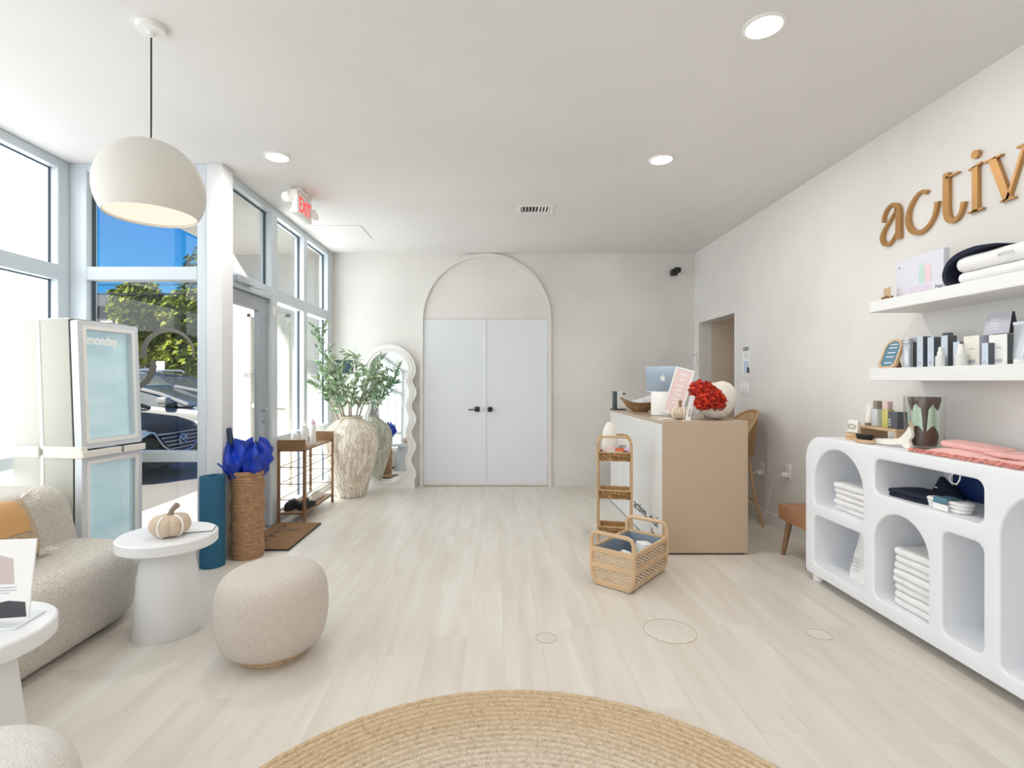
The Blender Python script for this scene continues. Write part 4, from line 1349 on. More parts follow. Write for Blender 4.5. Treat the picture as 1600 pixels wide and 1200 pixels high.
for j, (rr, zz) in enumerate(br):
    ringi = j // 5
    nb = max(20, int(2 * PI * rr / .05))
    for k in range(n):
        a = 2 * PI * k / n
        wob = .0018 * math.sin(a * nb + ringi * 1.7 + (j % 5) * 1.2)
        vs.append(((rr + wob) * math.cos(a), (rr + wob) * math.sin(a), zz + (abs(wob) if zz > .005 else 0)))
fs = [(j * n + k, j * n + (k + 1) % n, (j + 1) * n + (k + 1) % n, (j + 1) * n + k) for j in range(len(br) - 1) for k in range(n)]
rb.add(vs, fs)
obj('braided_coils', rb, 'jute', t, 60)
# floor boxes
for lb, x, y, r_ in (('thin round floor outlet cover in the middle of the floor', .26, 2.55, .052), ('larger round floor outlet cover right of the middle', .90, 2.62, .13), ('small round floor outlet cover near the white cabinet', 1.64, 2.585, .058)):
    t = thing('floor_outlet', lb, 'floor outlet', (x, y, 0))
    obj('cover', MB().lathe([(0, .0008), (r_ - .003, .0008), (r_ - .003, 0)], 48), 'floor', t)
    obj('rim', MB().lathe([(r_ - .002, .0), (r_ - .0018, .0012), (r_, .0012), (r_, 0)], 48, caps=False), 'tanwood', t)
# ================================================================== RECEPTION COUNTER
DX0, DX1, DY0, DY1, DZ = 1.24, 1.868, 3.765, 5.45, .983
t = thing('reception_counter', 'tall beige reception counter with glossy side coloured paler for window light', 'counter', ((DX0 + DX1) / 2, DY0, 0))
hw = (DX1 - DX0) / 2
obj('front_panel', MB().rbox(-hw, hw, 0, .02, .012, DZ, .002, 1), 'desk', t)
obj('side_panel', MB().rbox(-hw, -hw + .02, .02, 1.18, .012, DZ - .025, .002, 1), 'desk_lit', t)
obj('side_panel', MB().rbox(-hw, -hw + .02, 1.19, DY1 - DY0, .012, DZ - .025, .002, 1), 'desk_lit', t)
obj('back_panel', MB().rbox(-hw + .02, hw, DY1 - DY0 - .02, DY1 - DY0, .012, DZ - .025, .002, 1), 'desk', t)
obj('top', MB().rbox(-hw, hw, .02, DY1 - DY0, DZ - .025, DZ, .002, 1), 'desk', t)
obj('inner_side', MB().rbox(hw - .02, hw, .02, DY1 - DY0 - .02, .012, DZ - .025, .002, 1), 'desk', t)
obj('plinth', MB().box(-hw + .02, hw - .02, .015, DY1 - DY0 - .02, 0, .012), 'rubber', t)
obj('lettering', text_mb('active. oul', .115, (-hw - .0005, .78, .165), -Y3, Z3, -X3, .002, width=.66), 'ink', t)
obj('lettering', text_mb('lo', .10, (-hw - .0005, .26, .06), -Y3, Z3, -X3, .002), 'ink', t)

# laptop on a riser
t = thing('laptop', 'open silver laptop on a raised stand at the back of the counter', 'laptop', (1.555, 4.62, DZ + .06), math.radians(-34))
obj('stand', MB().rbox(-.11, .11, -.01, .01, -.06, .13, .004, 1).rbox(-.12, .12, -.10, .16, .12, .13, .003, 1).rbox(-.1, .1, -.06, .14, -.06, -.054, .002, 1), 'silver', t)
obj('base', MB().rbox(-.15, .15, -.09, .13, .13, .145, .004, 2), 'silver', t)
ld = obj('lid', MB().rbox(-.15, .15, -.003, .003, 0, .225, .006, 2).tf(Matrix.Translation((0, -.085, .147)) @ Matrix.Rotation(math.radians(14), 4, 'X')), mat('laptop_lid', S(176, 192, 210), .35, metal=.3), t)
obj('logo', MB().prism([(.020 * math.cos(a) * (1 - .15 * math.cos(3 * a)), .026 * math.sin(a)) for a in [2 * PI * k / 20 for k in range(20)]], (0, -.0035, .115), X3, Z3, -Y3, .0008).prism([(.0, .03), (.008, .034), (.012, .046), (.003, .04)], (0, -.0035, .115), X3, Z3, -Y3, .0008).tf(Matrix.Translation((0, -.085, .147)) @ Matrix.Rotation(math.radians(14), 4, 'X')), 'paper', ld)

t = thing('tablet_stand', 'white tablet leaning on a stand beside the framed price list', 'tablet', (1.415, 4.36, DZ), math.radians(-16))
tl = Matrix.Rotation(math.radians(-24), 4, 'X')
obj('tablet', MB().rbox(-.075, .075, -.005, .005, .004, .22, .005, 2).tf(tl), 'white_p', t)
obj('prop', MB().prism([(.03, 0), (.13, 0), (.075, .14)], (-.02, 0, 0), Y3, Z3, X3, .04), 'white_p', t)

t = thing('price_frame', 'tall white frame with pink price list leaning on the counter', 'picture frame', (1.44, 4.16, DZ + .022), math.radians(-22))
fl = Matrix.Rotation(math.radians(16), 4, 'Y') @ Matrix.Rotation(math.radians(-10), 4, 'X')
obj('frame', MB().ring(rrect(.15, .39, .004, 2, 0, .20), rrect(.122, .36, .003, 2, 0, .20), (0, 0, 0), X3, Z3, Y3, .03).tf(fl), 'white_p', t)
sh = obj('print', MB().box(-.062, .062, .004, .008, .02, .38).tf(fl), mat('print_rose', S(238, 214, 212), .6), t)
lt = MB()
for z in (.34, .29, .245, .205, .165, .13, .095):
    lt.box(-.022, .022, .0025, .004, z, z + .011)
obj('printed_lines', lt.tf(fl), 'paper', sh)

pumpkin('knitted_pumpkin', 'small cream knitted pumpkin with brown stem on the counter', (1.45, 3.97, DZ), .082, .115, stem_m='walnut', a0=.9)
t = thing('stick_sign', 'slim white upright sign in front of the small pumpkin', 'sign', (1.452, 3.842, DZ), 0)
obj('panel', MB().rbox(-.018, .018, -.004, .004, .004, .19, .001, 1).tf(Matrix.Rotation(math.radians(12), 4, 'Y')), 'paper', t)
obj('foot', MB().rbox(-.03, .02, -.02, .02, 0, .006, .002, 1), 'white_p', t)
obj('lettering', text_mb('special', .022, (.006, -.005, .03), Z3, -X3, -Y3, .0006).tf(Matrix.Rotation(math.radians(12), 4, 'Y')), 'ink', t)

# cream pot lying on its side, with red flowers
t = thing('twisted_gourd_pot', 'cream ribbed gourd-shaped pot tipped on its side on the counter', 'pot', (1.685, 3.96, DZ))
def gourd(u, v):
    a = 2 * PI * u
    ph = -.15 * PI + v * 1.15 * PI
    rr = .145 * (1 - .05 * abs(math.cos(a * 7 + v * 3)))
    p = Vector((math.cos(a) * math.sin(ph * .9 + .35) * rr, math.sin(a) * math.sin(ph * .9 + .35) * rr * .85, -math.cos(ph * .9 + .35) * rr))
    return p
gm = MB()
nu, nv = 84, 22
vs = []
for j in range(nv + 1):
    v = j / nv
    ph = PI * (.16 + .84 * v)         # open mouth at one end
    for i in range(nu):
        a = 2 * PI * i / nu
        rr = .142 * (1 - .055 * abs(math.cos(a * 6 + v * 2.5)) ** 4)
        vs.append((math.sin(ph) * math.cos(a) * rr, math.sin(ph) * math.sin(a) * rr * .9, math.cos(ph) * rr))
gm.add(vs, [(j * nu + i, j * nu + (i + 1) % nu, (j + 1) * nu + (i + 1) % nu, (j + 1) * nu + i) for j in range(nv) for i in range(nu)])
gm.tf(Matrix.Translation((.025, 0, .1435)) @ Matrix.Rotation(math.radians(-42), 4, 'Y'))
obj('shell', gm, 'ceramic', t, 70)
hk = [(.02, -.01, .268), (.045, -.005, .276), (.08, .0, .272), (.115, .0, .252), (.142, .0, .215), (.155, .0, .16), (.15, .0, .11)]
obj('curled_neck', MB().tube(hk, [.004, .014, .026, .036, .042, .040, .03], 14), 'ceramic', t, 60)
t = thing('red_flowers', 'bunch of bright red hydrangea flowers in the tipped gourd pot', 'flowers', (1.60, 3.90, DZ + .02))
fl_r = random.Random(11)
for hc, hr in (((-.045, -.02, .205), .075), ((.02, -.06, .15), .085), ((.075, -.05, .125), .072), ((-.035, -.05, .125), .07), ((.02, .0, .20), .07)):
    pm_ = MB()
    for _ in range(150):
        d = Vector((fl_r.gauss(0, 1), fl_r.gauss(0, 1), fl_r.gauss(0, 1))).normalized()
        p = Vector(hc) + d * hr * fl_r.uniform(.82, 1.05)
        q = (d + Vector((fl_r.gauss(0, .35), fl_r.gauss(0, .35), fl_r.gauss(0, .35)))).normalized()
        a = q.orthogonal().normalized(); a.rotate(Matrix.Rotation(fl_r.uniform(0, 6.28), 3, q)); b = q.cross(a)
        s_ = fl_r.uniform(.010, .017)
        for k in range(4):
            c_, s2 = math.cos(k * PI / 2), math.sin(k * PI / 2)
            e1 = a * c_ + b * s2; e2 = b * c_ - a * s2
            pm_.add([p, p + e1 * s_ * .6 + e2 * s_ * .5 + q * .003, p + e1 * s_ * 1.1 + q * .001, p + e1 * s_ * .6 - e2 * s_ * .5 + q * .003], [(0, 1, 2, 3)])
    o = obj('flower_head', pm_, 'red', t, 0)
    o['kind'] = 'stuff'
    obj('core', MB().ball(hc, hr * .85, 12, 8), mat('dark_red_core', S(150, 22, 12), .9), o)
obj('stems', MB().tube([(.06, .02, .08), (.0, -.03, .15)], .02, 6), 'stem', t)

t = thing('desk_organizer', 'black mesh desk organizer behind the gourd pot', 'organizer', (1.80, 4.22, DZ))
obj('box', MB().rbox(-.05, .05, -.06, .06, 0, .12, .004, 1), 'black', t)
for k in range(4):
    obj('pen', MB().tube([(-.03 + k * .02, 0, .11), (-.035 + k * .024, .01, .19 + .012 * (k % 3))], .005, 6), 'ink' if k % 2 else 'bluedark', t)

# woven boat basket with tissue, phone stand, papers
t = thing('boat_basket', 'small brown woven boat-shaped basket on the counter', 'basket', (1.405, 4.93, DZ), math.radians(0))
bm_ = MB()
nu, nv = 28, 6
def boat(u, v, k=0):
    a = 2 * PI * u
    up = abs(math.cos(a)) ** 3
    z = .008 + v * (.075 + .05 * up)
    r = .45 + .55 * v ** .6
    return ((.17 - k) * r * math.cos(a) * (1 + .1 * up * v), (.09 - k) * r * math.sin(a), z)
bm_.grid(lambda u, v: boat(u, v), nu, nv).grid(lambda u, v: boat(u, v, .008), nu, nv)
bm_.prism([(boat(k / 28, 0)[0], boat(k / 28, 0)[1]) for k in range(28)], (0, 0, 0), X3, Y3, Z3, .01)
obj('woven_shell', bm_, mat('brown_weave', S(160, 124, 84), .8, var=.35, vscale=30, bump=.6, bscale=90), t, 60)
obj('rim', MB().tube([boat(k / 28, 1.0) for k in range(28)], .007, 6, closed=True), 'walnut', t)
t = thing('paper_towels', 'heap of crumpled white tissue in the brown boat basket', 'tissue', (1.435, 4.93, DZ + .012))
def mound(cx, cy, cz, sc, seed):
    mb = MB().ball((0, 0, 0), 1.0, 28, 18)
    for i, q in enumerate(mb.v):
        v = Vector(q)
        k = 1 + .22 * mnoise.noise(v * 2.2 + Vector((seed, 0, 0))) + .12 * mnoise.noise(v * 5 + Vector((0, seed, 0)))
        mb.v[i] = (cx + v.x * sc[0] * k, cy + v.y * sc[1] * k, max(.002, cz + v.z * sc[2] * k))
    return mb
obj('sheet', mound(.03, 0, .07, (.10, .055, .055), 1.0), 'cotton', t, 60)
obj('sheet', mound(-.06, .01, .055, (.06, .045, .045), 5.0), 'cotton', t, 60)
obj('sheet', mound(.065, -.01, .095, (.06, .04, .045), 9.0), 'cotton', t, 60)
t = thing('phone_stand', 'white phone on a dark stand at the far end of the counter', 'phone', (1.30, 5.25, DZ), math.radians(20))
obj('phone', MB().rbox(-.04, .04, -.005, .004, .01, .19, .004, 2).tf(Matrix.Rotation(math.radians(-10), 4, 'X')), 'white_p', t)
obj('back_plate', MB().rbox(-.085, -.045, -.002, .03, 0, .19, .004, 2), 'grey_d', t)
obj('camera_lens', MB().tube([(.02, -.012, .165), (.02, -.04, .165)], .008, 10), 'black', t)
obj('base', MB().rbox(-.09, .05, -.03, .07, 0, .01, .003, 1), 'black', t)
t = thing('leaflets', 'fan of small white leaflets on the near edge of the counter', 'leaflets', (1.34, 3.98, DZ))
for k in range(4):
    obj('leaflet', MB().box(-.06, .06, -.035, .035, k * .0012, k * .0012 + .001).tf(Matrix.Rotation(.25 * k, 4, 'Z')), 'paper', t)

# tiered rattan stand
t = thing('tiered_stand', 'rattan stand with three seagrass trays beside the counter', 'stand', (.955, 4.06, 0), -.23)
hx, hy = .128, .095
for sy in (-1, 1):
    pts = [(-hx, sy * hy, 0), (-hx, sy * hy, .78)] + [(-hx + .06 - .06 * math.cos(PI / 2 * k / 6), sy * hy, .78 + .065 * math.sin(PI / 2 * k / 6)) for k in range(1, 7)]
    pts += [(-x, y, z) for x, y, z in reversed(pts)]
    obj('hoop', MB().tube(pts, .009, 8), 'rattan', t)
def tray(parent, w, d, h, z):
    ty = obj('tray', MB().rbox(-w, w, -d, d, z, z + .008, .002, 1), 'seagrass', parent)
    wv = MB()
    for (o_, U, L) in (((-w, -d, z), X3, 2 * w), ((w, -d, z), Y3, 2 * d), ((w, d, z), -X3, 2 * w), ((-w, d, z), -Y3, 2 * d)):
        W = U.cross(Z3)
        for j in range(5):
            hh = h / 5
            n = int(L / .017)
            for i in range(n):
                s_ = 1 if (i + j) % 2 else -1
                c = Vector(o_) + U * (L * (i + .5) / n) + Z3 * (hh * (j + .5)) + W * (.001 * s_)
                e1 = (U * .012 + Z3 * (.006 * (1 if j % 2 else -1))); e2 = Z3 * (hh * .46)
                wv.add([c - e1 - e2 * .4 - W * .003, c - e2 + W * .004, c + e1 - e2 * .4 - W * .003, c + e1 + e2 * .4 - W * .003, c + e2 + W * .004, c - e1 + e2 * .4 - W * .003], [(0, 1, 4, 5), (1, 2, 3, 4)])
        wv.add([Vector(o_) - W * .004, Vector(o_) + U * L - W * .004, Vector(o_) + U * L + Z3 * h - W * .004, Vector(o_) + Z3 * h - W * .004], [(0, 1, 2, 3)])
    b = obj('braid', wv, 'seagrass', ty, 0)
    b['kind'] = 'stuff'
    rim = [(-w, -d, z + h), (w, -d, z + h), (w, d, z + h), (-w, d, z + h)]
    obj('tray_rim', MB().tube(dense([(p[0], p[1]) for p in rim], .05) and [(p[0], p[1], z + h) for p in dense([(q[0], q[1]) for q in rim], .05)], .006, 6, closed=True), 'rattan', ty)
for z in (.655, .36, .075):
    tray(t, hx - .014, hy - .012, .066, z)
t = thing('white_jar', 'egg-shaped white jar standing in the top tray of the rattan stand', 'jar', (.92, 4.085, .665))
obj('body', MB().lathe(smoothprof([(0, 0), (.04, .002), (.055, .06), (.058, .14), (.048, .22), (.025, .275), (0, .29)]), 28, caps=False), 'cream', t, 60)
def packet(label, loc, rz, tilt, w, h, m, band=None):
    t = thing('packet', label, 'packet', loc, rz, group='packets in the top tray of the rattan stand')
    T = Matrix.Rotation(tilt, 4, 'X')
    b = obj('wrapper', MB().rbox(-w, w, -.008, .008, .002, h, .006, 2).tf(T), m, t)
    obj('label', MB().box(-w * .6, w * .6, -.0092, -.008, h * .35, h * .7).tf(T), band or 'paper', b)
M['orange'] = mat('orange_wrap', S(226, 112, 72), .5)
M['blush'] = mat('blush_wrap', S(238, 208, 206), .5)
packet('blush pink packet leaning left in the top tray of the rattan stand', (.92, 4.01, .665), .3, -.2, .045, .10, 'blush')
packet('orange packet in the middle of the top tray', (.985, 4.02, .665), -.1, -.15, .035, .088, 'orange', 'pink')
packet('lilac packet at the right of the top tray', (1.035, 4.03, .665), -.3, -.2, .032, .09, 'lilac', 'grey_d')
packet('white pouch at the back right of the top tray', (1.03, 4.105, .665), -.2, .1, .04, .15, 'white_p', 'grey_l')

# wooden carry basket
A = Vector((.827, 3.05, 0)); el = Vector((.337, .388, 0)); Ll = el.length; el.normalize()
es = Vector((-.221, .182, 0)); Ls = es.length; es.normalize()
t = thing('carry_basket', 'light wood and woven cane basket with two handles on the floor', 'basket', A, math.atan2(el.y, el.x))
# local: x along the long side, y along the short side
L, D, Hb = Ll, Ls, .235
for x in (.012, L - .012):
    fr = MB()
    pts = [(x, .03, .02), (x, .008, .06), (x, .0, .12), (x, .0, .29), (x, .012, .318), (x, .04, .328), (x, D - .04, .328), (x, D - .012, .318), (x, D, .29), (x, D, .12), (x, D - .008, .06), (x, D - .03, .02)]
    sec = []
    fr.tube(pts, .0135, 8)
    e_ = obj('end_frame', fr, 'oak', t)
    for z in (.02, .125, .222):
        ins = .022 if z < .05 else .006
        obj('rail', MB().rbox(x - .011, x + .011, ins, D - ins, z - .016, z + .016, .004, 1), 'oak', e_)
for y in (.004, D - .004):
    for z in (.025, .125, .222):
        yy = y + (.018 if y < .1 else -.018) if z < .05 else y
        obj('side_rail', MB().rbox(.0, L, yy - .009, yy + .009, z - .016, z + .016, .004, 1), 'oak', t)
wv = MB()
for y, W in ((.006, -Y3), (D - .006, Y3)):
    weave(wv, (.02, y, .14), X3, Z3, W, L - .04, .068, 22, 7, .004)
    weave(wv, (.02, y + (.008 if y < .1 else -.008), .04), X3, Z3, W, L - .04, .072, 22, 7, .004)
for x, W in ((.012, -X3), (L - .012, X3)):
    weave(wv, (x, .01, .14), Y3, Z3, W, D - .02, .068, 12, 7, .004)
    weave(wv, (x, .014, .035), Y3, Z3, W, D - .028, .075, 12, 7, .004)
o = obj('cane_weave', wv, mat('cane', S(232, 208, 178), .6, var=.1, vscale=40), t, 0)
o['kind'] = 'stuff'
obj('lining', MB().box(.026, .030, .02, D - .02, .03, .225).box(L - .03, L - .026, .02, D - .02, .03, .225).box(.026, L - .026, .018, .022, .03, .225).box(.026, L - .026, D - .022, D - .018, .03, .225).box(.026, L - .026, .02, D - .02, .026, .03), mat('grey_lining', S(138, 154, 170), .8), t)
pA = A + el * .12 + es * .14
t = thing('grip_socks', 'pile of white grip socks in the carry basket', 'socks', (pA.x, pA.y, .032))
for k in range(7):
    a = R.uniform(0, 3)
    c = Vector((R.uniform(-.05, .07), R.uniform(-.05, .05), .03 + .018 * k))
    d = Vector((math.cos(a), math.sin(a), 0)) * .045
    obj('rolled_sock', MB().tube([c - d, c - d * .5 + Vector((0, 0, .005)), c + d * .5 + Vector((0, 0, .005)), c + d], [.012, .022, .022, .012], 8), 'cotton', t, 60)
pB = A + el * .40 + es * .12
t = thing('paper_bag', 'white paper bag with dark print at the far end of the carry basket', 'bag', (pB.x, pB.y, .032), .3)
obj('sheet', MB().rbox(-.045, .045, -.05, .05, 0, .165, .01, 2).tf(Matrix.Rotation(.12, 4, 'Y')), 'paper', t)
obj('print', MB().prism([(-.04, .10), (.03, .14), (.03, .15), (-.04, .12)], (0, -.051, 0), X3, Z3, -Y3, .001).tf(Matrix.Rotation(.12, 4, 'Y')), 'ink', t)

# bar stool behind the counter
t = thing('bar_stool', 'woven rattan bar stool with cream cushion behind the counter', 'bar stool', (2.135, 4.63, 0))
obj('seat', MB().lathe([(0, .60), (.17, .60), (.185, .615), (.18, .63), (0, .635)], 32), 'rattan', t)
obj('cushion', MB().lathe(smoothprof([(0, .636), (.15, .637), (.17, .655), (.15, .678), (0, .684)]), 32, caps=False), 'boucle_w', t, 60)
for sx in (-1, 1):
    for sy in (-1, 1):
        obj('leg', MB().tube([(sx * .11, sy * .11, .61), (sx * .145, sy * .135, .3), (sx * .215, sy * .165, .0)], [.015, .015, .012], 8), 'tanwood', t)
obj('footrest', MB().tube([(.165, .14, .22), (-.165, .14, .22), (-.165, -.14, .22), (.165, -.14, .22)], .010, 8, closed=True), 'tanwood', t)
def shell(u, v, k=0):
    a = math.radians(-100 + 200 * u)
    f = 1 - (abs(u - .5) * 2) ** 2.5
    z = .625 + v * (.05 + .335 * f)
    r = .19 + .035 * v - k
    return (r * math.cos(a), r * math.sin(a), z)
ws = MB()
nst = 44
for i in range(nst):
    u = (i + .5) / nst
    pts = [shell(u, v / 6) for v in range(7)]
    ws.tube(pts, .0042, 5)
o = obj('woven_back', ws, mat('rattan_weave', S(176, 140, 104), .7), t)
o['kind'] = 'stuff'
obj('back_liner', MB().grid(lambda u, v: shell(u, v, .004), 30, 6), 'rattan', t, 60)
obj('back_rim', MB().tube([shell(k / 40, 1.0) for k in range(41)], .013, 8), 'tanwood', t)

# bench by the wall
t = thing('wood_bench', 'small brown wooden stool-bench between counter and white cabinet', 'bench', (2.262, 3.62, 0))
obj('seat', MB().rbox(-.16, .16, -.17, .17, .265, .375, .006, 2), mat('bench_wood', S(168, 122, 88), .5, var=.15, vscale=5, stretch=(1, 6, 1)), t)
for sx in (-1, 1):
    for sy in (-1, 1):
        obj('leg', MB().tube([(sx * .10, sy * .12, .27), (sx * .135, sy * .15, 0)], [.022, .015], 10), 'walnut', t)
t = thing('folded_napkin', 'folded white cloth on the brown bench', 'cloth', (2.30, 3.56, .375))
obj('fold', MB().puff(rrect(.17, .2, .03), 0, .012, .005), 'cotton', t, 60)
obj('fold', MB().puff(rrect(.15, .17, .03), .012, .024, .005), 'cotton', t, 60)

# ================================================================== RIGHT WALL FITTINGS
def plate(name, label, cat, y, z, w, h, extra=None):
    t = thing(name, label, cat, (XR, y, z))
    obj('plate', MB().rbox(-.008, 0, -w / 2, w / 2, -h / 2, h / 2, .003, 2), 'plate', t)
    return t
t = plate('light_switch', 'white triple light switch plate beside the corridor opening', 'switch', 4.97, 1.20, .17, .12)
for k in (-1, 0, 1):
    obj('rocker', MB().rbox(-.013, -.008, k * .046 - .016, k * .046 + .016, -.034, .034, .002, 1), 'white_p', t)
for lb, y, z in (('white wall outlet with charger behind the bar stool', 4.65, .48), ('white wall outlet with cable above the brown bench', 4.24, .53)):
    t = plate('wall_outlet', lb, 'outlet', y, z, .075, .125)
    for s_ in (-1, 1):
        obj('socket', MB().rbox(-.011, -.008, -.02, .02, s_ * .03 - .016, s_ * .03 + .016, .003, 1), 'white_p', t)
t = thing('charger_cable', 'white charging cable hanging from the wall outlet to the floor', 'cable', (2.42, 4.24, .53))
obj('plug', MB().rbox(-.035, .008, -.016, .016, -.045, -.012, .004, 1), 'white_p', t)
obj('cord', MB().tube([(-.035, 0, -.03), (-.06, .04, -.05), (-.06, .12, -.18), (-.05, .2, -.36), (-.05, .27, -.48), (-.06, .34, -.524), (-.14, .45, -.5255), (-.25, .58, -.5255)], .004, 6), 'white_p', t, 60)
t = thing('phone_charger', 'small white phone charger plugged in behind the bar stool', 'charger', (2.429, 4.65, .448))
obj('cube', MB().rbox(-.04, -.0, -.018, .018, -.018, .018, .004, 2), 'white_p', t)
obj('lead', MB().tube([(-.04, 0, 0), (-.09, .02, -.02), (-.10, .03, -.07), (-.08, .02, -.05)], .003, 6), 'white_p', t)
t = thing('notice_poster', 'paper notice with dark heading on the wall beside the opening', 'notice', (XR, 4.96, 1.47))
obj('sheet', MB().box(-.002, 0, -.07, .07, -.13, .14), 'paper', t)
obj('heading', MB().box(-.003, -.002, -.055, .055, .10, .135), 'grey_d', t)
obj('lettering', text_mb('NOTICE', .027, (-.003, .05, .107), -Y3, Z3, -X3, .0006, width=.095), 'paper', t)
lt = MB()
for k in range(4): lt.box(-.003, -.002, -.04, .04, .08 - k * .017, .085 - k * .017)
obj('printed_lines', lt, 'grey_l', t)
obj('blue_print', MB().box(-.003, -.002, -.06, .04, -.12, .0), mat('print_blue', S(196, 214, 236), .6), t)
obj('key_fob', MB().rbox(-.014, -.002, -.068, -.045, -.115, -.06, .004, 1), 'ink', t)
t = thing('intercom', 'small white wall intercom at the far end of the right wall', 'intercom', (XR, 6.17, 1.55))
obj('case', MB().rbox(-.025, 0, -.035, .035, -.085, .085, .006, 2), 'white_p', t)
obj('sensor', MB().box(-.027, -.025, -.008, .008, .03, .055), 'ink', t)
t = thing('security_camera', 'black security camera high on the back wall at right', 'camera', (2.18, YB, 2.585))
obj('mount', MB().tube([(.05, 0, .03), (.05, -.03, .03), (.02, -.06, .0)], .012, 8), 'black', t)
obj('housing', MB().rbox(-.055, .025, -.12, -.04, -.04, .035, .018, 3), 'black', t)
obj('bracket', MB().rbox(.01, .09, -.03, -.001, .01, .075, .012, 3), 'black', t)

# gold letters
t = thing('wall_sign', 'gold three-dimensional script letters reading active on the right wall', 'sign', (XR, 3.23, 2.13))
def letter(strokes, y, extra=None):
    mb = MB()
    for p, w_ in strokes:
        mb.ribbon([(q[0] * .97, q[1]) for q in p], [k * .74 for k in w_], (-.002, y - 3.248, 0), -Y3, Z3, -X3, .02)
    if extra: extra(mb)
    obj('letter', mb, 'gold', t, 50)
def sm(p, w_, n=5):
    P = []; Wv = []
    for i in range(len(p) - 1):
        p0 = Vector(p[max(i - 1, 0)]); p1 = Vector(p[i]); p2 = Vector(p[i + 1]); p3 = Vector(p[min(i + 2, len(p) - 1)])
        for k in range(n):
            u = k / n
            P.append(tuple(.5 * (2 * p1 + (p2 - p0) * u + (2 * p0 - 5 * p1 + 4 * p2 - p3) * u * u + (3 * p1 - p0 - 3 * p2 + p3) * u ** 3)))
            Wv.append(w_[i] + (w_[i + 1] - w_[i]) * u)
    return P + [p[-1]], Wv + [w_[-1]]
letter([sm([(.148, 0), (.148, .15), (.138, .195), (.105, .222), (.06, .212), (.032, .175), (.024, .135)], [.05, .05, .042, .024, .02, .02, .022]),
        sm([(.135, .185), (.085, .135), (.035, .088), (.014, .045), (.03, .004), (.07, -.012), (.105, .01), (.13, .04)], [.012, .016, .026, .036, .034, .026, .018, .012])], 3.23)
letter([sm([(.16, .205), (.13, .222), (.085, .21), (.04, .16), (.022, .095), (.045, .03), (.10, -.004), (.155, .005), (.20, .045), (.222, .095), (.228, .13)], [.03, .022, .02, .026, .036, .04, .036, .026, .022, .026, .034])], 3.04)
letter([sm([(.03, .262), (.03, .15), (.03, .06), (.045, .012), (.08, -.004), (.115, .02), (.133, .075)], [.044, .05, .05, .046, .03, .024, .03]), ([(.03, .236), (.105, .24)], [.014, .010])], 2.79)
def dot(mb): mb.prism(circ(.021, 18, .035, .29), (-.002, 2.63 - 3.248, 0), -Y3, Z3, -X3, .02)
letter([([(.036, 0), (.036, .23)], [.042, .042]), ([(.0, .224), (.072, .236)], [.012, .012]), ([(-.004, .006), (.078, .006)], [.012, .012])], 2.63, dot)
letter([([(.03, .228), (.105, .006)], [.05, .05]), ([(.105, .006), (.185, .228)], [.018, .018]), ([(-.015, .23), (.075, .23)], [.012, .012]), ([(.15, .23), (.22, .23)], [.012, .012]), ([(.07, .005), (.14, .005)], [.012, .012])], 2.535)

# ================================================================== WALL SHELVES
for lb, z0, z1 in (('upper white floating shelf under the gold letters', 1.668, 1.73), ('lower white floating shelf with the row of skincare', 1.28, 1.35)):
    tag(obj('floating_shelf', MB().rbox(2.146, XR, 1.35, 2.93, z0, z1, .003, 1), 'white'), lb, 'shelf', 'white floating shelves on the right wall')
U1, L1 = 1.73, 1.35
t = thing('wood_card_block', 'little wooden block holding a kraft card on the upper shelf', 'card holder', (2.20, 2.865, U1), -.3)
obj('block', MB().rbox(-.02, .02, -.028, .028, 0, .022, .003, 1), 'walnut', t)
obj('card', MB().box(-.002, .002, -.04, .04, .014, .07), 'oak', t)
t = thing('product_board', 'pale lilac product display board on the upper shelf', 'display board', (2.255, 2.70, U1))
obj('board', MB().rbox(-.015, .015, -.15, .15, 0, .215, .002, 1), mat('lilac_board', S(222, 222, 232), .5), t)
obj('print', MB().box(-.0165, -.015, -.035, .0, .06, .13).box(-.0165, -.015, -.03, -.005, .13, .165), mat('print_mint', S(196, 222, 210), .6), t)
obj('print', MB().box(-.0165, -.015, -.075, -.04, .06, .15), mat('print_rose2', S(234, 206, 214), .6), t)
obj('lettering', text_mb('Pepr', .026, (-.0155, -.10, .02), -Y3, Z3, -X3, .0006), 'ink', t)
obj('lettering', text_mb('A', .02, (-.0155, .135, .165), -Y3, Z3, -X3, .0006), 'grey_d', t)
ln = MB()
for k in range(3): ln.box(-.0165, -.015, -.07, .06, .022 + k * .011, .026 + k * .011)
obj('printed_lines', ln, 'lilac', t)
# folded robes on the upper shelf
def folded(name, label, cat, loc, w, d, h, m, rz=0, group=None, layers=2, seed=1, parts='fold'):
    r = random.Random(seed)
    t = thing(name, label, cat, loc, rz, group)
    lh = h / layers
    for k in range(layers):
        ww = w * r.uniform(.95, 1.0); dd = d * r.uniform(.95, 1.0)
        mb = MB().puff(dense(rrect(ww, dd, .03, 5), .03), k * lh, (k + 1) * lh, lh * .48, lh * .48, 4)
        for i, q in enumerate(mb.v):
            mb.v[i] = (q[0] + .003 * math.sin(q[1] * 40 + seed + k), q[1] + .003 * math.sin(q[0] * 50 + k), q[2])
        obj(parts, mb, m, t, 70)
    return t
folded('folded_robe', 'lower folded white robe on the upper shelf', 'robe', (2.28, 2.19, U1), .25, .42, .05, 'cotton', 0, 'folded robes on the upper shelf', 1, 3)
t = folded('folded_robe', 'upper folded white robe with navy collar on the upper shelf', 'robe', (2.28, 2.19, U1 + .052), .25, .44, .075, 'cotton', 0, 'folded robes on the upper shelf', 1, 5)
cl = [(.26, 0.002 - .052), (.262, .02), (.25, .06), (.20, .095), (.12, .11), (.03, .105)]
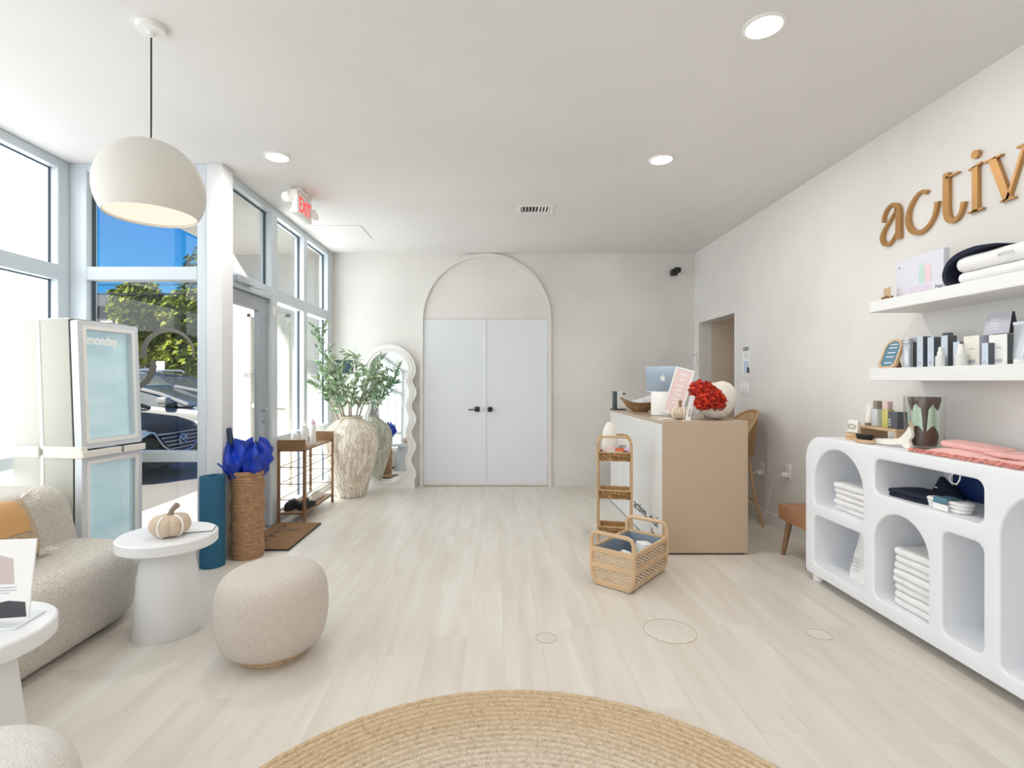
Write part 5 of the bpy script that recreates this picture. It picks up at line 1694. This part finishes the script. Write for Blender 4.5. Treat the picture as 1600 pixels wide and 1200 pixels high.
obj('collar', MB().ribbon(*sm([(.21, -.050), (.245, -.04), (.258, .0), (.24, .045), (.19, .078), (.10, .092), (.0, .086)], [.006, .016, .02, .022, .022, .018, .004]), (-.13, 0, 0), Y3, Z3, X3, .22), 'navy', t, 60)
obj('lettering', text_mb('active', .03, (-.127, .0, .03), -Y3, Z3, -X3, .0008), 'grey_l', t)

# lower shelf row
t = thing('oval_frame', 'arched pale wood frame with blue price list on the lower shelf', 'picture frame', (2.165, 2.835, L1), 0)
lt_ = Matrix.Rotation(math.radians(20), 4, 'Y')
def archp(w, h, cz=0):
    r = w * .48
    return [(-w, cz + .02), (-w + .018, cz), (w - .018, cz), (w, cz + .02)] + [(w * math.cos(PI * k / 16), cz + h - w * .9 + w * .9 * math.sin(PI * k / 16)) for k in range(17)]
Uv, Vv = -Y3, Z3
obj('frame', MB().ring(archp(.062, .172), archp(.05, .148, .012), (0, 0, 0), Uv, Vv, X3, .016).tf(lt_), 'oak', t)
fp = obj('print', MB().prism(archp(.05, .148, .012), (.004, 0, 0), Uv, Vv, X3, .004).tf(lt_), mat('print_slate_blue', S(96, 138, 160), .5), t)
lt = MB()
for z in (.03, .065, .09, .118, .138): lt.box(.0025, .004, -.028, .026, z, z + .005)
obj('printed_lines', lt.tf(lt_), 'paper', fp)
obj('easel_leg', MB().prism([(.03, 0), (.085, 0), (.055, .10)], (0, -.012, 0), X3, Z3, Y3, .024), 'walnut', t)

def carton(label, x, y, w, d, h, m, side='grey_d', cap=None):
    """box standing on the lower shelf: w along Y, d along X"""
    t = thing('carton', label, 'box', (x, y, L1), 0, 'skincare on the lower shelf')
    obj('box', MB().rbox(-d / 2, d / 2, -w / 2, w / 2, 0, h, .001, 1), m, t)
    obj('near_side_shade', MB().box(-d / 2 + .001, d / 2 - .001, -w / 2 - .0012, -w / 2, .001, h - .001), side, t)  # face towards the viewer painted darker, standing in for its shade
    obj('printed_label', MB().box(-d / 2 - .001, -d / 2, -w * .25, w * .25, h * .08, h * .2), 'grey_l', t)
    obj('printed_name', MB().box(-d / 2 - .001, -d / 2, -w * .2, w * .2, h * .55, h * .58), 'grey_l', t)
    if cap: obj('lid', MB().rbox(-d / 2 - .0015, d / 2 + .0015, -w / 2 - .0015, w / 2 + .0015, h - .03, h + .002, .001, 1), cap, t)
def jar_(label, x, y, r, h, m, cap, neck=.8, cap_r=1.0):
    t = thing('bottle', label, 'bottle', (x, y, L1), 0, 'skincare on the lower shelf')
    obj('body', MB().lathe([(0, 0), (r * .95, 0), (r, .004), (r, h * neck - .006), (r * .9, h * neck)], 24), m, t)
    obj('cap', MB().lathe([(r * cap_r * .9, h * neck), (r * cap_r, h * neck + .003), (r * cap_r, h - .003), (r * cap_r * .93, h)], 24), cap, t)
jar_('tall silver cylinder bottle beside the arched frame', 2.20, 2.722, .023, .153, 'silver', 'silver', .83)
jar_('tall dark grey cylinder bottle behind the silver one', 2.26, 2.74, .026, .163, 'grey_d', 'grey_l', .84)
carton('silver-blue carton with near side painted darker as shade, first from the arched frame', 2.215, 2.638, .036, .044, .158, 'silver_l', 'grey_d')
carton('silver-blue carton, second from the arched frame', 2.215, 2.572, .036, .046, .150, 'silver_l')
jar_('dark green glass bottle behind the small dropper', 2.29, 2.585, .022, .172, 'grey_d', 'grey_d', .85)
carton('silver-blue carton, third from the arched frame', 2.215, 2.494, .036, .046, .150, 'silver_l')
carton('shorter pale carton between the two droppers', 2.215, 2.432, .034, .040, .115, 'silver_l')
def dropper(label, x, y, r, h):
    t = thing('dropper_bottle', label, 'bottle', (x, y, L1), 0, 'dropper bottles on the lower shelf')
    obj('bottle', MB().lathe([(0, 0), (r * .96, 0), (r, .004), (r, h * .5), (r * .6, h * .58), (r * .5, h * .6)], 24), mat('pale_glass', S(226, 228, 224), .12), t)
    obj('collar', MB().lathe([(r * .62, h * .58), (r * .62, h * .74), (r * .5, h * .76)], 20), 'white_p', t)
    obj('bulb', MB().lathe([(r * .42, h * .75), (r * .42, h * .92), (r * .25, h)], 16), 'white_p', t)
dropper('small white dropper bottle in front of the second and third cartons', 2.168, 2.487, .02, .095)
dropper('larger white dropper bottle in front of the cream box', 2.172, 2.382, .024, .102)
carton('cream white rounded box right of the large dropper', 2.235, 2.372, .078, .05, .138, 'cream', 'grey_l')
carton('small grey carton between the cream and white boxes', 2.212, 2.292, .03, .032, .100, 'silver_l', 'grey_d')
carton('large white carton under the grey card', 2.255, 2.262, .082, .06, .135, 'white_p', 'grey_d')
t = thing('tent_card', 'grey folded card standing on the large white carton', 'card', (2.26, 2.285, L1 + .136))
obj('front', MB().prism([(-.058, 0), (.058, 0), (.056, .095), (-.056, .095)], (-.022, 0, 0), -Y3, Z3, X3, .002).tf(Matrix.Rotation(math.radians(10), 4, 'Y')), 'grey_l', t)
obj('back', MB().prism([(-.058, 0), (.058, 0), (.056, .095), (-.056, .095)], (.022, 0, 0), -Y3, Z3, X3, .002).tf(Matrix.Rotation(math.radians(-10), 4, 'Y')), 'grey_d', t)
obj('lettering', text_mb('glow', .026, (-.0225, .035, .06), -Y3, Z3, -X3, .0006).tf(Matrix.Rotation(math.radians(10), 4, 'Y')), 'paper', t)
ln = MB()
for k in range(3): ln.box(-.0232, -.022, -.01, .035, .045 - k * .012, .048 - k * .012)
obj('printed_lines', ln.tf(Matrix.Rotation(math.radians(10), 4, 'Y')), 'paper', t)
t = thing('squeeze_tube', 'silver squeeze tube standing at the right end of the lower shelf', 'tube', (2.20, 2.135, L1), 0, 'skincare on the lower shelf')
tb = []
for k in range(9):
    u = k / 8
    a_, b_ = .027 + .006 * u, .024 * (1 - u) + .003
    tb.append([(b_ * math.cos(2 * PI * q / 20), a_ * math.sin(2 * PI * q / 20), .022 + u * .145) for q in range(21)])
obj('body', loft(MB(), tb), 'silver', t, 50)
obj('cap', MB().lathe([(.024, 0), (.025, .002), (.025, .02), (.024, .022)], 24), 'white_p', t)
obj('crimp', MB().box(-.003, .003, -.033, .033, .165, .178), 'silver', t)

# ================================================================== WHITE CABINET
CX, CY0, CY1, CB, CT = 2.03, 1.53, 3.34, .05, .93
t = thing('display_cabinet', 'white rounded cabinet with arched cubby openings along the right wall', 'cabinet', (CX, 0, 0))
def carch(y0, y1, z0, z1, r=.03, n=12):
    c = (y0 + y1) / 2; w_ = (y1 - y0) / 2
    zs = z1 - w_
    pts = [(y0 + r - r * math.cos(PI / 2 * k / 4), z0 + r - r * math.sin(PI / 2 * k / 4)) for k in range(5)]
    pts += [(y1 - r + r * math.sin(PI / 2 * k / 4), z0 + r - r * math.cos(PI / 2 * k / 4)) for k in range(5)]
    pts += [(c + w_ * math.cos(PI * k / (2 * n)), zs + w_ * math.sin(PI * k / (2 * n))) for k in range(2 * n + 1)]
    return pts
def crect(y0, y1, z0, z1, r=.04): return [(y, z) for y, z in rrect(y1 - y0, z1 - z0, r, 5, (y0 + y1) / 2, (z0 + z1) / 2)]
OPEN = [carch(2.82, 3.25, .50, .868), crect(2.126, 2.734, .68, .866), crect(2.815, 3.255, .118, .432), carch(2.395, 2.738, .128, .602), crect(2.126, 2.323, .135, .602), carch(1.62, 2.056, .12, .866)]
outer = rrect(CY1 - CY0, CT - CB, .16, 10, (CY0 + CY1) / 2, (CB + CT) / 2)
ro = .02
outer = []
for (cy, cz, a0, r_) in ((CY1, CT, 0, .15), (CY0, CT, PI / 2, .15), (CY0, CB, PI, .02), (CY1, CB, 1.5 * PI, .02)):
    sy = -1 if cy == CY1 else 1; sz = -1 if cz == CT else 1
    for k in range(11):
        a = a0 + PI / 2 * k / 10
        outer.append((cy + sy * r_ + r_ * math.cos(a), cz + sz * r_ + r_ * math.sin(a)))
# front panel with holes (every front edge softened by explicit lip rings)
def offs(loop, d):
    n = len(loop); P = [Vector(p) for p in loop]
    ar = sum(P[i].x * P[(i + 1) % n].y - P[(i + 1) % n].x * P[i].y for i in range(n))
    sg = 1 if ar > 0 else -1
    out = []
    for i in range(n):
        t_ = (P[(i + 1) % n] - P[i - 1]).normalized()
        out.append((P[i].x + t_.y * d * sg, P[i].y - t_.x * d * sg))
    return out
def clean(loop):
    out = []
    for p in loop:
        if not out or (Vector(p) - Vector(out[-1])).length > 2e-4: out.append(p)
    if (Vector(out[0]) - Vector(out[-1])).length < 2e-4: out.pop()
    return out
LR = .010
OPEN = [clean(dense(clean(l), .05)) for l in OPEN]
outer = clean(dense(clean(outer), .05))
holes = [offs(l, LR) for l in OPEN]
face_out = offs(outer, -LR)
bm = bmesh.new()
edges = []
for loop in [face_out] + holes:
    v_ = [bm.verts.new((0, p[0], p[1])) for p in loop]
    for i in range(len(v_)): edges.append(bm.edges.new((v_[i], v_[(i + 1) % len(v_)])))
bmesh.ops.triangle_fill(bm, use_beauty=True, use_dissolve=False, edges=edges)
bm.verts.index_update()
fv = [v.co.copy() for v in bm.verts]; ff = [[v.index for v in f.verts] for f in bm.faces]
bm.free()
D_ = .39
fp = MB().add(fv, ff)
def skin(loops):
    """join successive (depth, loop) rings"""
    n = len(loops[0][1])
    vs = [(d, p[0], p[1]) for d, l in loops for p in l]
    fs = [(j * n + i, j * n + (i + 1) % n, (j + 1) * n + (i + 1) % n, (j + 1) * n + i) for j in range(len(loops) - 1) for i in range(n)]
    fs.append(tuple((len(loops) - 1) * n + i for i in range(n)))
    fp.add(vs, fs)
skin([(LR * (1 - math.cos(PI / 2 * k / 4)), offs(outer, -LR * (1 - math.sin(PI / 2 * k / 4)))) for k in range(5)] + [(D_, outer)])
for l in OPEN:
    skin([(LR * (1 - math.cos(PI / 2 * k / 4)), offs(l, LR * (1 - math.sin(PI / 2 * k / 4)))) for k in range(5)] + [(D_ - .015, l)])
me = fp.mesh('carcass', 40)
obj('carcass', me, mat('cabinet_white', S(240, 242, 246), .45), t)
for y in (CY1 - .06, CY0 + .06):
    for x in (.05, D_ - .05):
        obj('foot', MB().lathe([(.028, 0), (.032, .004), (.032, CB + .0)], 20, (x, y, 0)), 'white_p', t)

# cubby contents
def towel_stack(y, z, n, w, d, h, nm, lb, grp, x=2.27, seed=1):
    names = ['bottom', 'second', 'third', 'fourth', 'fifth', 'sixth', 'seventh', 'eighth']
    r = random.Random(seed)
    for k in range(n):
        pos = 'topmost' if k == n - 1 else ('lowest' if k == 0 else names[k] + ' from the bottom')
        folded('folded_towel', 'white folded towel, %s, %s' % (pos, lb), 'towel', (x + r.uniform(-.008, .008), y + r.uniform(-.008, .008), z + k * h), d, w, h * .98, 'cotton', r.uniform(-.05, .05), grp, 1, seed * 10 + k)
towel_stack(2.985, .5015, 5, .30, .28, .033, 'a', 'in the upper arched cubby', 'folded towels in the upper arched cubby', 2.205, 2)
towel_stack(2.54, .1295, 8, .265, .28, .0365, 'd', 'in the lower arched cubby', 'folded towels in the lower arched cubby', 2.205, 4)
t = thing('tote_bag', 'white cotton tote bag slumped in the lower left cubby', 'tote bag', (2.19, 2.965, .1195))
tm_ = []
for k in range(9):
    u = k / 8
    wy = .135 - .05 * u; wx = .095 - .065 * u
    tm_.append([(wx * math.cos(2 * PI * q / 28) * (1 + .08 * math.sin(q * 1.7 + k)), wy * math.sin(2 * PI * q / 28) * (1 + .06 * math.sin(q * 2.3 + k * .8)), u * .265) for q in range(29)])
obj('bag', loft(MB(), tm_), 'cotton', t, 70)
obj('handle', MB().tube([(-.03, .03, .25), (-.035, .025, .285), (-.035, -.025, .285), (-.03, -.03, .25)], .006, 6), 'cotton', t)
ln = MB()
for k in range(4): ln.box(-.093, -.091, -.02, .03, .06 + k * .022, .064 + k * .022)
obj('print', ln, 'grey_l', t)
# wide cubby
folded('navy_garment', 'folded navy garment at the left of the wide cubby', 'garment', (2.165, 2.575, .681), .20, .25, .04, 'navy', .1, None, 2, 31)
t = thing('black_cap', 'black cloth standing in a peak behind the navy garment', 'cloth', (2.32, 2.62, .681))
secs = []
for k in range(7):
    u = k / 6
    secs.append([(.05 * (1 - .8 * u) * math.cos(2 * PI * q / 16), (.09 * (1 - .9 * u)) * math.sin(2 * PI * q / 16) + .03 * u, u * .10 + .002) for q in range(17)])
obj('peak', loft(MB(), secs), 'navy', t, 60)
obj('tag', MB().box(-.036, -.033, .02, .035, .045, .052), 'paper', t)
t = thing('sock_bundle', 'bundle of white socks in a blue paper band in the wide cubby', 'socks', (2.115, 2.375, .681))
for k in range(3):
    obj('sock', MB().puff(rrect(.07, .19, .03), k * .016, k * .016 + .016, .007, .007).tf(Matrix.Rotation(.08 * k, 4, 'Z')), 'cotton', t, 60)
obj('band', MB().ring(rrect(.084, .062, .012), rrect(.08, .058, .01), (0, -.03, .024), X3, Z3, Y3, .075), mat('band_blue', S(88, 132, 150), .6), t)
obj('tag', MB().rbox(-.055, -.05, -.05, .03, .002, .03, .001, 1), 'paper', t)
t = thing('navy_board', 'tall navy blue board at the right of the wide cubby', 'board', (2.388, 2.56, .681))
obj('board', MB().rbox(-.008, .008, -.30, .09, 0, .172, .003, 1), 'navy_box', t)
obj('edge', MB().box(-.006, .006, .09, .098, 0, .165), 'navy', t)
t = thing('cable_loop', 'white cable loop hanging at the top of the wide cubby', 'cable', (2.10, 2.305, .864))
obj('cable', MB().tube([(0, 0, 0), (0, .004, -.03), (0, .02, -.055), (0, .05, -.05), (0, .055, -.025), (0, .035, -.008), (.01, .02, -.002)], .003, 6), 'white_p', t, 60)
t = thing('cream_blanket', 'rolled white blanket at the bottom of the tall arched cubby', 'blanket', (2.22, 1.87, .121))
obj('roll', MB().tube([(-.12, 0, .075), (-.10, 0, .075), (.10, 0, .075), (.12, 0, .075)], [.05, .075, .075, .05], 24), 'cotton', t, 60)
obj('inner_fold', MB().tube([(-.125, 0, .075), (-.118, 0, .075)], [.03, .03], 16), 'cream', t)
t = thing('white_ball', 'white massage ball at the back of the narrow cubby', 'ball', (2.24, 2.17, .136))
obj('ball', MB().ball((0, 0, .045), .045, 20, 12), 'white_p', t)

# ---- things on the cabinet top
TZ = CT
t = thing('display_riser', 'low pale wooden riser at the back of the cabinet top', 'riser', (2.31, 2.98, TZ))
obj('top', MB().rbox(-.09, .09, -.15, .15, .065, .08, .003, 1), 'oak', t)
for s_ in (-1, 1): obj('side', MB().rbox(-.085, .085, s_ * .14 - .008, s_ * .14 + .008, 0, .066, .002, 1), 'oak', t)
RZ = TZ + .08
def oil(label, x, y, m, cap):
    t = thing('oil_bottle', label, 'bottle', (x, y, RZ), 0, 'oil bottles on the riser')
    obj('bottle', MB().rbox(-.022, .022, -.024, .024, 0, .105, .006, 2), m, t)
    obj('cap', MB().rbox(-.016, .016, -.017, .017, .105, .152, .004, 2), cap, t)
oil('clear square bottle with grey cap on the riser', 2.27, 3.03, mat('clear_liquid', S(206, 214, 216), .1), 'stem')
oil('yellow oil bottle with blush cap on the riser', 2.27, 2.95, mat('yellow_oil', S(206, 198, 118), .1), 'blush')
t = thing('dark_box', 'small charcoal box with white lettering on the riser', 'box', (2.275, 2.885, RZ))
obj('box', MB().rbox(-.03, .03, -.032, .032, 0, .095, .002, 1), 'grey_d', t)
obj('lettering', text_mb('AVA', .024, (-.0305, .012, .012), Z3, Y3, -X3, .0006), 'paper', t)
t = thing('squeeze_tube', 'white squeeze tube standing on the riser at its far end', 'tube', (2.265, 3.095, RZ))
tb2 = []
for k in range(9):
    u = k / 8
    tb2.append([((.02 * (1 - u) + .003) * math.cos(2 * PI * q / 20), (.022 + .004 * u) * math.sin(2 * PI * q / 20), .018 + u * .115) for q in range(21)])
obj('body', loft(MB(), tb2), 'cream', t, 50)
obj('cap', MB().lathe([(.019, 0), (.02, .002), (.02, .018)], 20), 'stem', t)
t = thing('bath_brush', 'pale wooden bath brush with bristles and cloth pad at the cabinet end', 'brush', (2.15, 3.06, TZ), .2)
obj('bristles', MB().lathe([(.038, 0), (.042, .022)], 24), mat('bristle', S(222, 184, 134), .8, var=.25, vscale=90, stretch=(4, 4, .2)), t)
obj('wood_back', MB().lathe([(.044, .022), (.047, .027), (.044, .036), (0, .038)], 28), 'oak', t)
obj('cloth_pad', MB().rbox(-.02, .0, -.035, .035, .038, .115, .006, 2).tf(Matrix.Rotation(.12, 4, 'Y')), 'cream', t)
lm = MB().tube([(-.0165, .024 * math.cos(2 * PI * k / 20), .078 + .012 * math.sin(2 * PI * k / 20)) for k in range(20)], .0018, 5, closed=True)
obj('oval_stamp', lm, 'grey_d', t)
t = thing('body_brush', 'oval wooden body brush with black bristle top on the cabinet', 'brush', (2.078, 2.872, TZ), .0)
def ov(mb): return mb.tf(Matrix.Diagonal((.5, .95, 1, 1)))
obj('wood_base', ov(MB().lathe([(.055, 0), (.066, .006), (.07, .016), (.066, .022), (0, .022)], 36)), 'oak', t)
obj('bristle_top', ov(MB().lathe([(.05, .022), (.062, .045), (.056, .05), (0, .05)], 36)), 'rubber', t)
t = thing('gua_sha_board', 'cream wooden bone-shaped massage board on the cabinet', 'massage board', (2.112, 2.695, TZ), .12)
bn = sm([(.12, .035), (.06, .04), (-.01, .05), (-.045, .085), (-.06, .115), (-.075, .10), (-.082, .07), (-.07, .045), (-.082, .022), (-.07, .002), (-.045, .006), (-.03, .02), (.05, .008), (.12, .012), (.135, .024)], [1] * 15, 4)[0]
obj('board', MB().prism(bn, (0, 0, 0), Y3, Z3, X3, .016).tf(Matrix.Rotation(.14, 4, 'Y')), 'cream', t, 50)
t = thing('glass_vase', 'clear glass vase filled with mint and brown pouches on the cabinet', 'vase', (2.235, 2.66, TZ))
obj('glass_wall', MB().lathe([(.078, 0), (.082, .01), (.088, .27), (.084, .27), (.078, .014), (0, .014)], 40, caps=True), glass('vase_glass', (.98, .99, .985, 1)), t, 50)
t = thing('herb_pouch', 'brown and mint pouch inside the clear glass vase', 'pouch', (2.235, 2.66, TZ + .016))
M['brown_p'] = mat('brown_pouch', S(84, 62, 50), .5)
M['mint'] = mat('mint_card', S(190, 216, 196), .6)
obj('pouch', MB().lathe([(0, 0), (.05, 0), (.058, .05), (.045, .12), (.035, .16), (.058, .19), (.068, .235), (.066, .25), (0, .245)], 32), 'brown_p', t, 50)
for a0 in (2.4, 3.5, 4.6):
    def leafy(u, v, a0=a0):
        a = a0 + (u - .5) * .9 * (1 - .3 * v)
        r_ = .063 + .004 * math.sin(u * 6)
        return (r_ * math.cos(a), r_ * math.sin(a), .075 + v * .11 + .03 * math.sin(u * PI))
    obj('mint_leaf', MB().grid(leafy, 8, 6).grid(lambda u, v: tuple(Vector(leafy(u, v)) * .985), 8, 6), 'mint', t, 50)
obj('tag', MB().box(-.066, -.063, -.014, .014, .08, .12), 'rattan', t)
# pink fringed towel
def cloth(name, label, cat, loc, w, d, h, m, seed, rz=0):
    r = random.Random(seed)
    t = thing(name, label, cat, loc, rz)
    ph = [r.uniform(0, 6) for _ in range(4)]
    def top(u, v):
        x = (u - .5) * d; y = (v - .5) * w
        ed = min(1, 8 * min(u, 1 - u, v, 1 - v))
        z = h * ed * (.55 + .25 * math.sin(9 * v + ph[0] + 3 * u) + .2 * math.sin(16 * u + ph[1] + 5 * v))
        return (x + .006 * math.sin(14 * v + ph[2]), y + .008 * math.sin(11 * u + ph[3]), .001 + max(0, z))
    obj('cloth', MB().grid(top, 26, 40).grid(lambda u, v: (top(u, v)[0], top(u, v)[1], .0005), 26, 40), m, t, 70)
    return t
t = cloth('pink_towel', 'pink cotton towel with coral fringe on the cabinet top', 'towel', (2.20, 2.255, TZ), .60, .26, .045, 'pink', 3)
fr = MB()
for k in range(70):
    y = -.29 + .58 * k / 69
    L_ = R.uniform(.6, 1.5)
    fr.tube([(-.120, y, .014), (-.125 - .012 * L_, y + R.uniform(-.008, .008), .014 + R.uniform(-.004, .006)), (-.128 - .02 * L_, y + R.uniform(-.016, .016), .005)], R.uniform(.002, .0045), 5)
o = obj('fringe', fr, 'coral', t)
o['kind'] = 'stuff'
pk = MB().prism([(-.12, .0), (.10, 0), (.09, .03), (.02, .055), (-.02, .075), (-.05, .055), (-.10, .02)], (-.05, .12, 0), Y3, Z3, X3, .10)
obj('raised_fold', MB().puff(dense(rrect(.16, .24, .04), .03), .018, .045, .012, .01).tf(Matrix.Translation((.02, .10, .012)) @ Matrix.Rotation(.35, 4, 'Z') @ Matrix.Rotation(.10, 4, 'X')), 'pink', t, 60)
obj('raised_fold', MB().puff(dense(rrect(.17, .26, .04), .03), .018, .040, .010, .01).tf(Matrix.Translation((.01, -.12, .006)) @ Matrix.Rotation(-.25, 4, 'Z') @ Matrix.Rotation(-.05, 4, 'X')), 'pink', t, 60)
t = cloth('pink_sleeve', 'flat pale pink cloth strip left of the fringed towel', 'cloth', (2.105, 2.655, TZ), .12, .05, .014, 'blush', 5) if False else None
t = cloth('cream_cloth', 'pale yellow cloth at the near end of the cabinet top', 'cloth', (2.17, 1.84, TZ), .22, .22, .03, 'cream', 8)
